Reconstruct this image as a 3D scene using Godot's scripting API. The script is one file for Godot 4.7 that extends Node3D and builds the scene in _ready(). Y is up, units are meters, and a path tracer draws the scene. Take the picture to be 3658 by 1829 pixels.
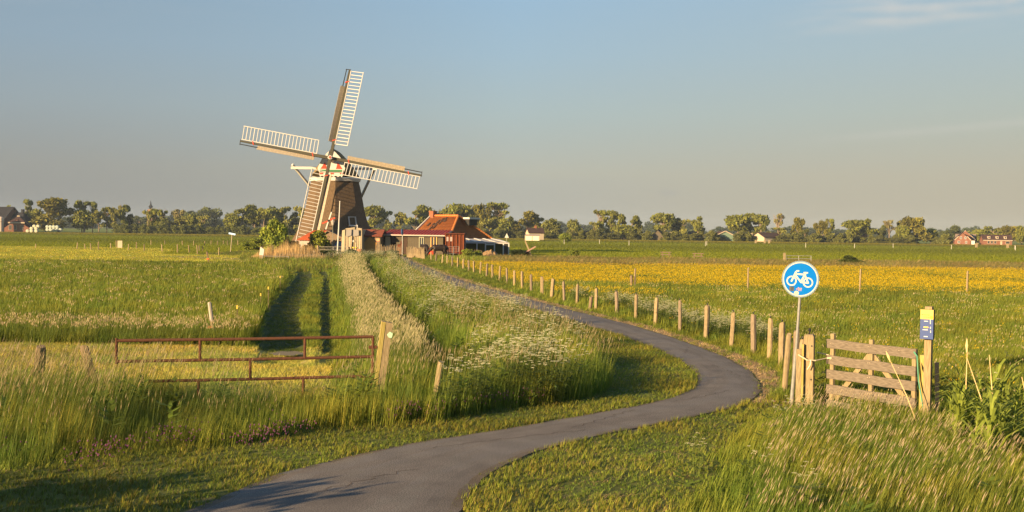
extends Node3D
# A flat polder with a thatched smock mill, seen along a winding cycle path in low evening sun.
# x runs to the right, f is the distance ahead of the camera (world z = -f), y is up; metres.

const EXPO := 3.15
var rnd := RandomNumberGenerator.new()
var noise := FastNoiseLite.new()
var used := {}
var M := {}


class MB:
	var v := PackedVector3Array()
	var c := PackedColorArray()
	var col := Color(1, 1, 1)

	func tri(a: Vector3, b: Vector3, d: Vector3) -> void:
		v.append(a)
		v.append(b)
		v.append(d)
		c.append(col)
		c.append(col)
		c.append(col)

	func quad(a: Vector3, b: Vector3, d: Vector3, e: Vector3) -> void:
		tri(a, b, d)
		tri(a, d, e)

	# eight corners: four below, four above, both going round the same way
	func hexa(p: Array) -> void:
		quad(p[0], p[1], p[2], p[3])
		quad(p[7], p[6], p[5], p[4])
		for i in 4:
			var j := (i + 1) % 4
			quad(p[i], p[i + 4], p[j + 4], p[j])

	func box(at: Vector3, size: Vector3, turn := Basis()) -> void:
		var h := size / 2.0
		var p := []
		for y in [-1, 1]:
			for s in [[-1, -1], [1, -1], [1, 1], [-1, 1]]:
				p.append(at + turn * Vector3(s[0] * h.x, y * h.y, s[1] * h.z))
		hexa(p)

	# a beam of rectangular section from a to b; up gives the direction of its height
	func beam(a: Vector3, b: Vector3, w: float, h: float, up := Vector3.UP) -> void:
		var d := (b - a).normalized()
		var s := d.cross(up).normalized()
		var u := s.cross(d).normalized()
		box((a + b) / 2.0, Vector3((b - a).length(), h, w), Basis(d, u, s))

	func tube(pts: Array, radii: Array, n := 8, cap := true) -> void:
		var rings := []
		for i in pts.size():
			var d: Vector3 = (pts[mini(i + 1, pts.size() - 1)] - pts[maxi(i - 1, 0)]).normalized()
			var s := d.cross(Vector3.RIGHT if absf(d.x) < 0.8 else Vector3.UP).normalized()
			var u := s.cross(d)
			var ring := []
			for k in n:
				var a := TAU * k / n
				ring.append(pts[i] + (s * cos(a) + u * sin(a)) * radii[i])
			rings.append(ring)
		for i in rings.size() - 1:
			for k in n:
				var j := (k + 1) % n
				quad(rings[i][k], rings[i][j], rings[i + 1][j], rings[i + 1][k])
		if cap:
			for k in range(1, n - 1):
				tri(rings[0][0], rings[0][k + 1], rings[0][k])
				tri(rings[-1][0], rings[-1][k], rings[-1][k + 1])

	# a slab with the given four top corners
	func slab(a: Vector3, b: Vector3, d: Vector3, e: Vector3, th: float) -> void:
		var n := (b - a).cross(e - a).normalized()
		if n.y < 0:
			n = -n
		hexa([a - n * th, b - n * th, d - n * th, e - n * th, a, b, d, e])

	# a prism between a polygon in the xy plane at z0 and z1
	func plate(poly: Array, z0: float, z1: float) -> void:
		var pp := PackedVector2Array(poly)
		var ix := Geometry2D.triangulate_polygon(pp)
		for i in range(0, ix.size(), 3):
			var a := pp[ix[i]]
			var b := pp[ix[i + 1]]
			var d := pp[ix[i + 2]]
			tri(Vector3(a.x, a.y, z1), Vector3(b.x, b.y, z1), Vector3(d.x, d.y, z1))
			tri(Vector3(a.x, a.y, z0), Vector3(d.x, d.y, z0), Vector3(b.x, b.y, z0))
		for i in pp.size():
			var a := pp[i]
			var b := pp[(i + 1) % pp.size()]
			quad(Vector3(a.x, a.y, z0), Vector3(b.x, b.y, z0), Vector3(b.x, b.y, z1), Vector3(a.x, a.y, z1))

	func mesh(smooth := false) -> ArrayMesh:
		var m := ArrayMesh.new()
		if smooth:
			var st := SurfaceTool.new()
			st.begin(Mesh.PRIMITIVE_TRIANGLES)
			for i in v.size():
				st.set_color(c[i])
				st.add_vertex(v[i])
			st.index()
			st.generate_normals()
			return st.commit()
		var a := []
		a.resize(Mesh.ARRAY_MAX)
		a[Mesh.ARRAY_VERTEX] = v
		a[Mesh.ARRAY_COLOR] = c
		m.add_surface_from_arrays(Mesh.PRIMITIVE_TRIANGLES, a)
		return m


func W(x: float, y: float, f: float) -> Vector3:
	return Vector3(x, y, -f)


func numbered(called: String) -> String:
	used[called] = used.get(called, -1) + 1
	return called if used[called] == 0 else "%s_%03d" % [called, used[called]]


func tag(o: Node, label: String, category: String, group := "", kind := "") -> void:
	o.set_meta("label", label)
	if category:
		o.set_meta("category", category)
	if group:
		o.set_meta("group", group)
	if kind:
		o.set_meta("kind", kind)


func thing(called: String, label: String, category: String, at: Vector3, turn := 0.0, group := "") -> Node3D:
	var o := Node3D.new()
	o.name = numbered(called)
	add_child(o)
	o.position = at
	o.rotation.y = deg_to_rad(turn)
	tag(o, label, category, group)
	return o


func part(parent: Node, called: String, mesh: Mesh, m: Material, at := Vector3.ZERO, turn := Vector3.ZERO) -> MeshInstance3D:
	var o := MeshInstance3D.new()
	var n := 0
	var want := called
	while parent.has_node(NodePath(want)):
		n += 1
		want = "%s_%03d" % [called, n]
	o.name = want
	o.mesh = mesh
	o.material_override = m
	parent.add_child(o, true)
	o.position = at
	o.rotation_degrees = turn
	return o


func single(called: String, mesh: Mesh, m: Material, label: String, category: String, at := Vector3.ZERO, group := "", kind := "") -> MeshInstance3D:
	var o := MeshInstance3D.new()
	o.name = numbered(called)
	o.mesh = mesh
	o.material_override = m
	add_child(o)
	o.position = at
	tag(o, label, category, group, kind)
	return o


func copy(o: Node3D, called: String, label: String, at: Vector3, turn := 0.0) -> Node3D:
	var r: Node3D = o.duplicate()
	r.name = numbered(called)
	add_child(r)
	r.position = at
	r.rotation.y = deg_to_rad(turn)
	r.set_meta("label", label)
	return r


func mat(r: float, g: float, b: float, rough := 0.85, vertex := false) -> StandardMaterial3D:
	var m := StandardMaterial3D.new()
	m.albedo_color = Color(r, g, b).linear_to_srgb()
	m.roughness = rough
	m.metallic_specular = 0.3
	m.vertex_color_use_as_albedo = vertex
	return m


# a seamless two-tone noise picture, stretched by the uv scale of the material that uses it
func grain(lo: Color, hi: Color, freq: float, seed_: int, size := 128, octaves := 4) -> ImageTexture:
	var n := FastNoiseLite.new()
	n.seed = seed_
	n.frequency = freq
	n.fractal_octaves = octaves
	var g := n.get_seamless_image(size, size)
	var im := Image.create(size, size, false, Image.FORMAT_RGB8)
	for y in size:
		for x in size:
			im.set_pixel(x, y, lo.lerp(hi, g.get_pixel(x, y).r).linear_to_srgb())
	return ImageTexture.create_from_image(im)


func textured(lo: Color, hi: Color, scale: Vector3, seed_: int, world := false, freq := 0.04, rough := 0.88, bump := 0.0) -> StandardMaterial3D:
	var m := StandardMaterial3D.new()
	m.albedo_texture = grain(lo, hi, freq, seed_)
	m.uv1_triplanar = true
	m.uv1_world_triplanar = world
	m.uv1_scale = scale
	m.roughness = rough
	m.metallic_specular = 0.3
	if bump > 0.0:
		m.heightmap_enabled = true
		m.heightmap_texture = m.albedo_texture
		m.heightmap_scale = bump
	return m


func tab(a: Array, k: float) -> float:
	if k <= a[0][0]:
		return a[0][1]
	for i in range(1, a.size()):
		if k < a[i][0]:
			return lerpf(a[i - 1][1], a[i][1], (k - a[i - 1][0]) / (a[i][0] - a[i - 1][0]))
	return a[-1][1]


# ---------------------------------------------------------------- the lie of the land
var T_IN := [[4, -6.4], [6, -5.6], [9, -4.4], [11.5, -3.36], [13.3, -2.8], [14.4, -2.1], [15.4, -1.3], [16.4, -0.2], [17.6, 0.94], [18.9, 2.16], [19.9, 2.95], [20.9, 3.42], [22, 3.76], [23.5, 3.98], [25.3, 4.0], [27.8, 3.82], [30.5, 3.4], [34, 2.7], [38.5, 1.65], [43.4, 0.42], [50.2, -1.13], [59.6, -3.25], [72.7, -5.8], [91.4, -8.9], [106, -11.3], [118, -12.6]]
var T_OUT := [[4, -4.0], [6, -3.0], [9, -1.3], [11.7, -0.51], [12.7, -0.42], [13.6, -0.22], [14.8, 0.3], [16.1, 1.26], [17.5, 2.64], [18.8, 3.75], [19.9, 4.4], [21, 4.78], [22.1, 5.0], [24, 5.2], [26.2, 5.2], [28.8, 4.96], [31.7, 4.55], [35.3, 3.9], [38.9, 3.0], [43.7, 1.79], [50.5, 0.24], [59.9, -1.88], [73, -4.4], [91.6, -7.51], [106.4, -9.87], [118, -11.2]]
var T_FRONT := [[-12, 12.5], [-6.2, 13.3], [-4, 14.9], [-3.3, 15.5], [-3, 16.3], [-2, 16.7], [-1.16, 17.1], [-0.25, 18.3], [0.77, 19], [1.36, 19.7]]
var T_VERGE := [[19.7, 1.36], [21, 1.9], [25, 1.6], [30, 0.9], [35, 0.2], [42, -1.3], [50, -3], [65, -5.4], [85, -8.4], [95, -10], [110, -12.4]]
var T_DITCH := [[20, -0.9], [21, -1.0], [26, -1.9], [30, -2.6], [36, -3.6], [44, -4.9], [55, -6.6], [68, -8.6], [82, -10.6], [95, -12.5]]
var T_STRIP := [[20, -3.2], [23.5, -3.8], [37, -6.0], [55, -9.0], [72, -11.9], [95, -15.0]]
var T_RUTR := [[24, -3.9], [27, -4.3], [38, -6.3], [66, -11], [80, -14]]
var T_RUTL := [[24, -5.0], [28, -5.8], [38, -7.9], [71, -13.3], [80, -15.4]]
var T_MEADOW := [[27, -6.5], [30, -7.0], [38, -8.6], [44, -9.7], [68, -13.9], [80, -17], [92, -22]]
var T_FOX := [[6, -0.5], [9, 1.2], [11.8, 1.96], [14.8, 2.73], [17.5, 3.85], [18.9, 4.8], [19.6, 5.2]]
var T_FENCE := [[19.6, 5.3], [22.7, 5.76], [26, 6.11], [27.4, 6.04], [31, 5.47], [35.6, 4.66], [42, 3.3], [49, 1.79], [56.3, 0.54], [64.5, -0.71], [76.5, -2.61], [90, -4.86], [106, -7.75], [118, -9.6]]

# what grows where
enum {BARE, MOWN, DRY, PARSLEY, DITCH, STRIP, RUT, TRACK, HAY, MEADOW, TALL, SHADE, FOX, SIDE, PASTURE, BUTTER, ROUGH, YARD, FIELD, PALE, REED}


func zone(x: float, f: float) -> int:
	if f < 118.0:
		var pin := tab(T_IN, f)
		var pout := tab(T_OUT, f)
		if x > pin and x < pout:
			return BARE
		if x >= pout:
			if f < 19.6:
				var fx := tab(T_FOX, f)
				var hedge_gate := 5.5 + (19.3 - f) * 0.91
				if f > 17.9 and x > hedge_gate + 0.1:
					return PASTURE
				if f > 13.6 and x > 6.0 + (16.0 - f) * 0.1:
					return REED if f < 16.9 else PASTURE
				return FOX if x > fx + 0.5 * noise.get_noise_2d(x * 22.0, f * 22.0) else MOWN
			var fl := tab(T_FENCE, f)
			if x < fl:
				var dry := 0.22 + 0.34 * smoothstep(19.0, 24.0, f)
				if f > 19.0 and x - pout < dry + 0.1 * noise.get_noise_2d(x * 60, f * 60):
					return DRY
				return SIDE
			if f < 54.0 + 12.0 * noise.get_noise_2d(x * 2.0, f * 3.0):
				return PASTURE
			if f < 94.0 + 3.0 * noise.get_noise_2d(x * 3.0, 30.0):
				return BUTTER
			return ROUGH if x > -2.5 else YARD
		# left of the path
		if x < 1.36 and f < tab(T_FRONT, x):
			return MOWN
		if x >= 1.36 and f < 19.7:
			return MOWN
		if f < 20.6 and x < -2.9:
			if x < -4.3 + 0.3 * noise.get_noise_2d(x * 30, f * 30) and f < 18.7:
				return TALL
			return SHADE if f < 18.6 else HAY
		if f < 96.0:
			if x > tab(T_VERGE, f) and f > 19.0:
				return MOWN
			if f < 20.6:
				return PARSLEY
			var dc := tab(T_DITCH, f)
			if x > dc + 0.5:
				return PARSLEY
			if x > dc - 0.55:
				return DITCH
			var sl := tab(T_STRIP, f)
			if x > sl:
				return STRIP
			if f < 27.5 + 0.6 * noise.get_noise_2d(x * 8, 3.0):
				return HAY
			if f < 78.0 and x > tab(T_MEADOW, f):
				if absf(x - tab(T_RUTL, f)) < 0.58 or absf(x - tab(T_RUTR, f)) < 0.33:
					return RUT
				return TRACK
			if f < 90.0 + 2.0 * noise.get_noise_2d(x * 3, 1.0) and x < tab(T_MEADOW, f):
				return MEADOW
			return YARD if x > -22.0 - (f - 90.0) * 0.2 else PALE
		if x > -23.5 - (f - 96.0) * 0.25:
			return YARD
		return PALE
	if f < 121.0 and x > -2.0:
		return ROUGH
	if f < 140.0 and x > -34.0 and x <= -2.0:
		return YARD
	if f < 150.0 and x < -30.0 - (f - 96.0) * 0.3 + 3.0 * noise.get_noise_2d(x * 2, f * 2):
		return PALE
	return FIELD


func land(x: float, f: float) -> float:
	var y := 0.0
	if f > 19.5 and f < 100.0:
		var d := absf(x - tab(T_DITCH, f))
		if d < 1.1:
			y -= 0.8 * smoothstep(0.85, 0.2, d) * smoothstep(19.8, 22.5, f) * smoothstep(100.0, 90.0, f)
	if f > 24.0 and f < 80.0:
		if absf(x - tab(T_RUTL, f)) < 0.62 or absf(x - tab(T_RUTR, f)) < 0.38:
			y -= 0.12
	if f > 13.4 and f < 16.6 and x > 5.9:
		y -= 0.35 * smoothstep(5.9, 6.6, x) * smoothstep(13.4, 14.2, f) * smoothstep(16.6, 15.8, f)
	return y


func base_color(z: int) -> Color:
	match z:
		MOWN: return Color(0.131, 0.145, 0.030)
		DRY: return Color(0.42, 0.29, 0.14)
		BARE: return Color(0.12, 0.1, 0.06)
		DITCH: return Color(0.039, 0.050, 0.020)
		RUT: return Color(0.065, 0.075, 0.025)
		HAY: return Color(0.390, 0.330, 0.090)
		PALE: return Color(0.390, 0.350, 0.060)
		FIELD: return Color(0.149, 0.190, 0.020)
		BUTTER: return Color(0.175, 0.160, 0.025)
		ROUGH: return Color(0.113, 0.115, 0.045)
	return Color(0.096, 0.120, 0.026)


func ground_mesh() -> ArrayMesh:
	var xs := []
	var fs := []
	var k := -14.0
	while k < 10.0:
		xs.append(k)
		k += 0.35
	var step := 0.4
	while k < 1500.0:
		xs.append(k)
		step *= 1.13
		k += step
	xs.append(1500.0)
	k = -14.0
	step = 0.4
	while k > -1500.0:
		k -= step
		xs.push_front(k)
		step *= 1.13
	fs = [-300.0, -120.0, -60.0, -20.0, -8.0, -2.0, 2.0, 5.0, 8.0]
	k = 10.0
	while k < 40.0:
		fs.append(k)
		k += 0.35
	step = 0.4
	while k < 1700.0:
		fs.append(k)
		step *= 1.045
		k += step
	var v := PackedVector3Array()
	var c := PackedColorArray()
	var ix := PackedInt32Array()
	var nx := xs.size()
	for j in fs.size():
		for i in nx:
			var x: float = xs[i]
			var f: float = fs[j]
			v.append(W(x, land(x, f), f))
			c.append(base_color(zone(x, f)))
			if i and j:
				var o := j * nx + i
				ix.append_array([o - nx - 1, o - 1, o, o - nx - 1, o, o - nx])
	var a := []
	a.resize(Mesh.ARRAY_MAX)
	a[Mesh.ARRAY_VERTEX] = v
	a[Mesh.ARRAY_COLOR] = c
	a[Mesh.ARRAY_INDEX] = ix
	var m := ArrayMesh.new()
	m.add_surface_from_arrays(Mesh.PRIMITIVE_TRIANGLES, a)
	return m


# ---------------------------------------------------------------- grass
# a tuft one unit wide and one unit high, scaled and leaned where it stands
func tuft(n: int, w: float, bend: float, cols: Array, low := 0.5) -> ArrayMesh:
	var b := MB.new()
	for i in n:
		var r := sqrt(rnd.randf()) * 0.7
		var a := rnd.randf() * TAU
		var p := Vector3(cos(a) * r, -0.03, sin(a) * r)
		var h := rnd.randf_range(low, 1.0)
		var az := rnd.randf() * TAU
		var d := Vector3(cos(az), 0, sin(az))
		var s := Vector3(-d.z, 0, d.x).rotated(Vector3.UP, rnd.randf_range(-0.8, 0.8)) * w * rnd.randf_range(0.7, 1.3) / 2.0
		var q := rnd.randf() * bend
		var m := p + Vector3(0, h * 0.55, 0) + d * q * 0.25
		var t := p + Vector3(0, h, 0) + d * q
		b.col = cols[rnd.randi() % cols.size()] * rnd.randf_range(0.65, 1.35)
		b.quad(p - s, p + s, m + s * 0.85, m - s * 0.85)
		b.tri(m - s * 0.85, m + s * 0.85, t)
	return b.mesh()


# stems that carry a seed head; lengths in units of the tuft's height
func stems(n: int, w: float, head: float, hw: float, bend: float, stem: Color, heads: Array, low := 0.75) -> ArrayMesh:
	var b := MB.new()
	for i in n:
		var r := sqrt(rnd.randf()) * 0.7
		var a := rnd.randf() * TAU
		var p := Vector3(cos(a) * r, 0, sin(a) * r)
		var h := rnd.randf_range(low, 1.0)
		var az := rnd.randf() * TAU
		var d := Vector3(cos(az), 0, sin(az)) * rnd.randf() * bend
		var s := Vector3(cos(az * 3.0), 0, sin(az * 3.0)) * w / 2.0
		var t := p + Vector3(0, h, 0) + d
		b.col = stem * rnd.randf_range(0.8, 1.2)
		b.quad(p - s, p + s, t + s * 0.7, t - s * 0.7)
		b.col = heads[rnd.randi() % heads.size()] * rnd.randf_range(0.8, 1.2)
		var up := (Vector3(0, 1, 0) + d * 0.9).normalized()
		var m := t + up * head * 0.45
		var e := t + up * head * rnd.randf_range(0.8, 1.2)
		var k := [m + Vector3(hw, 0, 0), m + Vector3(0, 0, hw), m - Vector3(hw, 0, 0), m - Vector3(0, 0, hw)]
		for j in 4:
			b.tri(t, k[j], k[(j + 1) % 4])
			b.tri(e, k[(j + 1) % 4], k[j])
	return b.mesh()


func parsley(n: int) -> ArrayMesh:
	var b := MB.new()
	for i in n:
		var a := rnd.randf() * TAU
		var r := rnd.randf_range(0.02, 0.3)
		var p := Vector3(cos(a), 0, sin(a)) * r * 0.4
		var t := Vector3(cos(a) * r, rnd.randf_range(0.7, 1.05), sin(a) * r)
		b.col = Color(0.1, 0.13, 0.03)
		var s := Vector3(0.004, 0, 0.003)
		b.quad(p - s, p + s, t + s * 0.6, t - s * 0.6)
		var wide := rnd.randf_range(0.03, 0.055)
		for k in rnd.randi_range(11, 16):
			var g := rnd.randf() * TAU
			var q := sqrt(rnd.randf()) * wide
			var o := t + Vector3(cos(g) * q, 0.015 - q * 0.25 + rnd.randf() * 0.008, sin(g) * q)
			b.col = Color(0.6, 0.58, 0.36) * rnd.randf_range(0.75, 1.1)
			var u := Vector3(rnd.randf_range(-0.4, 0.4), 1, rnd.randf_range(-0.4, 0.4)).normalized()
			var e := u.cross(Vector3.RIGHT).normalized() * rnd.randf_range(0.008, 0.0135)
			var h := u.cross(e.normalized()) * e.length()
			for w in 3:
				var a0 := TAU * w / 3.0
				b.tri(o + u * 0.006, o + e * cos(a0) + h * sin(a0), o + e * cos(a0 + 2.094) + h * sin(a0 + 2.094))
	for i in n * 3:
		var a := rnd.randf() * TAU
		var r := rnd.randf_range(0.05, 0.32)
		var o := Vector3(cos(a) * r, rnd.randf_range(0.15, 0.65), sin(a) * r)
		b.col = Color(0.085, 0.12, 0.025) * rnd.randf_range(0.8, 1.3)
		for k in 3:
			var d := Vector3(rnd.randf_range(-1, 1), rnd.randf_range(-0.2, 0.7), rnd.randf_range(-1, 1)).normalized() * 0.09
			var s := d.cross(Vector3.UP).normalized() * 0.022
			b.quad(o, o + d * 0.5 + s, o + d, o + d * 0.5 - s)
	return b.mesh()


func flowers(n: int, size: float, cols: Array, stem: Color) -> ArrayMesh:
	var b := MB.new()
	for i in n:
		var r := sqrt(rnd.randf()) * 0.75
		var a := rnd.randf() * TAU
		var p := Vector3(cos(a) * r, rnd.randf_range(0.7, 1.05), sin(a) * r)
		var u := Vector3(rnd.randf_range(-1, 0.7), rnd.randf_range(0.2, 1), rnd.randf_range(-0.5, 1)).normalized()
		var e := u.cross(Vector3(0.3, 0.1, 1)).normalized() * size / 2.0
		var h := u.cross(e)
		b.col = cols[rnd.randi() % cols.size()] * rnd.randf_range(0.8, 1.15)
		b.quad(p - e, p - h, p + e, p + h)
		b.col = stem
		b.tri(Vector3(p.x - 0.008, 0, p.z), Vector3(p.x + 0.008, 0, p.z), p)
	return b.mesh()


func balls(n: int, size: float, cols: Array) -> ArrayMesh:
	var b := MB.new()
	for i in n:
		var r := sqrt(rnd.randf()) * 0.7
		var a := rnd.randf() * TAU
		var p := Vector3(cos(a) * r, rnd.randf_range(0.5, 1.0), sin(a) * r)
		b.col = cols[rnd.randi() % cols.size()] * rnd.randf_range(0.7, 1.2)
		var k := [Vector3(size, 0, 0), Vector3(0, 0, size), Vector3(-size, 0, 0), Vector3(0, 0, -size)]
		for j in 4:
			b.tri(p + Vector3(0, size * 1.1, 0), p + k[j], p + k[(j + 1) % 4])
			b.tri(p - Vector3(0, size, 0), p + k[(j + 1) % 4], p + k[j])
	return b.mesh()


var lots := {}


func put(key: String, x: float, f: float, foot: float, h: float, lean: float, tint: Color) -> void:
	if not lots.has(key):
		lots[key] = [[], []]
	var a := rnd.randf() * TAU
	var t := Transform3D(Basis(Vector3(cos(a) * foot, 0, -sin(a) * foot), Vector3(lean * h, h, lean * 0.25 * h), Vector3(sin(a) * foot, 0, cos(a) * foot)), W(x, land(x, f), f))
	lots[key][0].append(t)
	lots[key][1].append(tint)


func sow(key: String, called: String, mesh: Mesh, m: Material, label: String, category := "grass") -> void:
	if not lots.has(key):
		return
	var mm := MultiMesh.new()
	mm.transform_format = MultiMesh.TRANSFORM_3D
	mm.use_colors = true
	mm.mesh = mesh
	var tr: Array = lots[key][0]
	var cs: Array = lots[key][1]
	mm.instance_count = tr.size()
	for i in tr.size():
		mm.set_instance_transform(i, tr[i])
		mm.set_instance_color(i, cs[i])
	var o := MultiMeshInstance3D.new()
	o.name = numbered(called)
	o.multimesh = mm
	o.material_override = m
	add_child(o)
	tag(o, label, category, "", "stuff")
	lots.erase(key)


func grow() -> void:
	var f := 10.2
	while f < 425.0:
		var sp := maxf(0.13, f * 0.0045)
		var half := 0.52 * f + 3.5
		var x := -half
		var far := f > 30.0
		while x < half:
			var px := x + rnd.randf_range(-0.5, 0.5) * sp
			var pf := f + rnd.randf_range(-0.5, 0.5) * sp
			x += sp
			var z := zone(px, pf)
			if z == BARE:
				if pf < 70.0 and minf(px - tab(T_IN, pf), tab(T_OUT, pf) - px) < 0.05 + 0.07 * rnd.randf() and rnd.randf() < 0.8:
					put("mown", px, pf, sp, rnd.randf_range(0.03, 0.07), 0.1, Color(1, 1, 1))
				continue
			var n1 := noise.get_noise_2d(px * 4.0, pf * 4.0)
			var n2 := noise.get_noise_2d(px * 25.0 + 50.0, pf * 25.0)
			var g := 1.0 + 0.35 * n1 + 0.25 * n2
			var tint := Color(g * (1.0 + 0.4 * n2), g, g * 0.9)
			var lean := 0.16 + 0.16 * n2 + 0.12 * n1 + rnd.randf_range(-0.1, 0.1)
			match z:
				MOWN:
					var edge := minf(absf(px - tab(T_IN, pf)), absf(px - tab(T_OUT, pf)))
					put("mown", px, pf, sp, rnd.randf_range(0.04, 0.1) * (1.0 + 0.9 * n2) * (1.25 if edge < 0.3 else 1.0), lean, tint * (1.2 + 0.4 * n1))
					if rnd.randf() < 0.06 + 1.1 * maxf(0.0, n1 + 0.5 * n2 - 0.12):
						put("mowndry", px, pf, sp * 1.3, rnd.randf_range(0.02, 0.05), 0.5, Color(1, 1, 1))
				DRY:
					put("straw", px, pf, sp * 1.4, rnd.randf_range(0.02, 0.05), 0.6, Color(1, 1, 1) * (1.0 + 0.4 * n2))
					if rnd.randf() < 0.15:
						put("side", px, pf, sp, 0.1, lean, tint)
				PARSLEY:
					put("tall_far" if far else "tall", px, pf, sp * 1.15, rnd.randf_range(0.5, 0.85) * (0.92 + 0.3 * n1 + 0.2 * n2), lean, tint * 1.35)
					if rnd.randf() < 0.025 and not far:
						put("weeds", px, pf, rnd.randf_range(0.7, 1.1), rnd.randf_range(0.5, 0.8), 0.1, tint)
					if rnd.randf() < 0.16:
						put("heads", px, pf, sp * 1.5, rnd.randf_range(0.75, 1.0), lean + 0.08, Color(1, 1, 1))
				DITCH:
					put("tall_far" if far else "tall", px, pf, sp * 1.15, rnd.randf_range(0.3, 0.6), lean, tint)
				STRIP:
					put("tall_far" if far else "tall", px, pf, sp * 1.15, rnd.randf_range(0.5, 0.75) * (0.35 + 0.65 * smoothstep(0.0, 0.8, px - tab(T_STRIP, pf))), lean, tint)
					if px - tab(T_STRIP, pf) > 0.35 and rnd.randf() < 0.42 + 0.3 * n2:
						put("heads_strip", px, pf, sp * 1.3, rnd.randf_range(0.7, 0.98), lean + 0.1, Color(1, 1, 1) * (0.9 + 0.3 * n2))
				RUT:
					if rnd.randf() < 0.75:
						put("track", px, pf, sp, rnd.randf_range(0.03, 0.08), lean, tint * 0.85)
				TRACK:
					put("track", px, pf, sp * 1.1, rnd.randf_range(0.1, 0.2) * (1.0 + 0.5 * n2), lean, tint * 1.1)
				HAY:
					put("hay", px, pf, sp, rnd.randf_range(0.05, 0.11), lean, tint * 1.1)
				MEADOW:
					put("meadow_far" if far else "meadow", px, pf, sp * 1.1, rnd.randf_range(0.25, 0.42) * (1.0 + 0.45 * n1 + 0.3 * n2) * (1.35 if pf < 31.0 else 1.0) * (1.0 + 0.5 * smoothstep(1.3, 0.2, tab(T_MEADOW, pf) - px)), lean, tint)
					if rnd.randf() < 0.012 + 0.2 * maxf(0.0, n2 + n1 * 0.7 - 0.12) + (0.3 if pf < 31.0 else 0.0):
						put("meadow_heads", px, pf, sp * 1.3, rnd.randf_range(0.45, 0.62), lean + 0.05, Color(1, 1, 1))
				TALL:
					put("fine_tall", px, pf, sp * 1.15, rnd.randf_range(0.45, 0.85) * (1.0 + 0.35 * n2) * smoothstep(0.0, 1.3, pf - tab(T_FRONT, px) + 0.35) * (1.0 - 0.42 * smoothstep(-6.2, -5.2, px)), lean + 0.1, tint * 1.2)
					if rnd.randf() < 0.02:
						put("weeds", px, pf, rnd.randf_range(0.7, 1.0), rnd.randf_range(0.4, 0.75), 0.1, tint)
					if pf - tab(T_FRONT, px) > 1.0:
						if rnd.randf() < 0.55 - 0.4 * smoothstep(-6.2, -5.2, px):
							put("heads", px, pf, sp * 1.5, rnd.randf_range(0.8, 1.08), lean + 0.22, Color(1, 1, 1))
					elif rnd.randf() < 0.13:
						put("heads", px, pf, sp * 1.5, rnd.randf_range(0.5, 0.8), lean + 0.1, Color(1, 1, 1))
				SHADE:
					put("tall", px, pf, sp * 1.1, rnd.randf_range(0.25, 0.45) * (1.0 + 0.4 * n2), lean, tint * 1.25)
					if rnd.randf() < 0.12:
						put("heads", px, pf, sp * 1.2, rnd.randf_range(0.5, 0.7), lean + 0.1, Color(1, 1, 1))
				FOX:
					var gd := 19.3 - (px - 5.5) * 1.1 - pf
					var low := 0.14 + 0.86 * smoothstep(0.35, 2.3, gd)
					if rnd.randf() < 0.012:
						put("weeds", px, pf, rnd.randf_range(0.6, 0.9), rnd.randf_range(0.25, 0.42) * low, 0.1, tint)
					put("tall", px, pf, sp * 1.1, low * rnd.randf_range(0.3, 0.5) * (1.0 + 0.3 * n1 + 0.3 * n2) * (0.35 + 0.65 * smoothstep(-0.2, 0.9, px - tab(T_FOX, pf))), lean + 0.12, tint * 1.05)
					if rnd.randf() < 0.42 + 0.5 * n1 and px > tab(T_FOX, pf) + 0.5:
						put("foxtails", px, pf, sp * 1.6, low * rnd.randf_range(0.48, 0.66), lean + 0.3, Color(1, 1, 1))
				REED:
					put("tall", px, pf, sp * 1.1, rnd.randf_range(0.3, 0.6), lean, tint * 0.9)
				SIDE:
					put("side", px, pf, sp * 1.1, rnd.randf_range(0.12, 0.24) * (1.0 + 0.5 * n1), lean, tint * 1.05)
				PASTURE:
					put("pasture_far" if far else "pasture", px, pf, sp * 1.1, rnd.randf_range(0.28, 0.42) * (1.0 + 0.3 * n1 + 0.2 * n2), lean, tint)
					if rnd.randf() < 0.035 + 0.08 * n1:
						put("pasture_heads", px, pf, sp * 1.3, rnd.randf_range(0.42, 0.55), lean + 0.08, Color(1, 1, 1))
					if rnd.randf() < 0.01 + 0.05 * maxf(0.0, n1) + 0.5 * smoothstep(40.0, 60.0, pf) * maxf(0.0, n1 + 0.3 * n2):
						put("buttercup", px, pf, maxf(sp * 0.6, 0.11), rnd.randf_range(0.4, 0.52), lean, Color(1, 1, 1))
				BUTTER:
					put("butter_grass", px, pf, sp * 1.1, rnd.randf_range(0.25, 0.4), lean, tint)
					if rnd.randf() < (0.4 + 0.8 * smoothstep(55.0, 68.0, pf)) * (1.0 + 1.5 * n1) + 0.6 * n2:
						put("buttercup", px, pf, sp * 1.05, rnd.randf_range(0.36, 0.5), lean, Color(1, 1, 1))
				ROUGH:
					put("rough", px, pf, sp * 1.1, rnd.randf_range(0.3, 0.55) * (1.0 + 0.5 * n1), lean, tint)
				YARD:
					put("yard", px, pf, sp * 1.1, rnd.randf_range(0.25, 0.55) * (1.0 + 0.5 * n1) * (0.3 if pf > 118.0 else 1.0), lean, tint)
				PALE:
					put("pale", px, pf, sp, rnd.randf_range(0.06, 0.12), lean, tint * 1.1)
				FIELD:
					var band := 1.0 + 0.15 * sin(pf * 0.05 + 0.4 * n1)
					put("field", px, pf, sp * 1.15, rnd.randf_range(0.12, 0.2), lean, Color(band * (1.0 + 0.35 * smoothstep(300.0, 400.0, pf)), band, 1.0))
		f += sp


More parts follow.
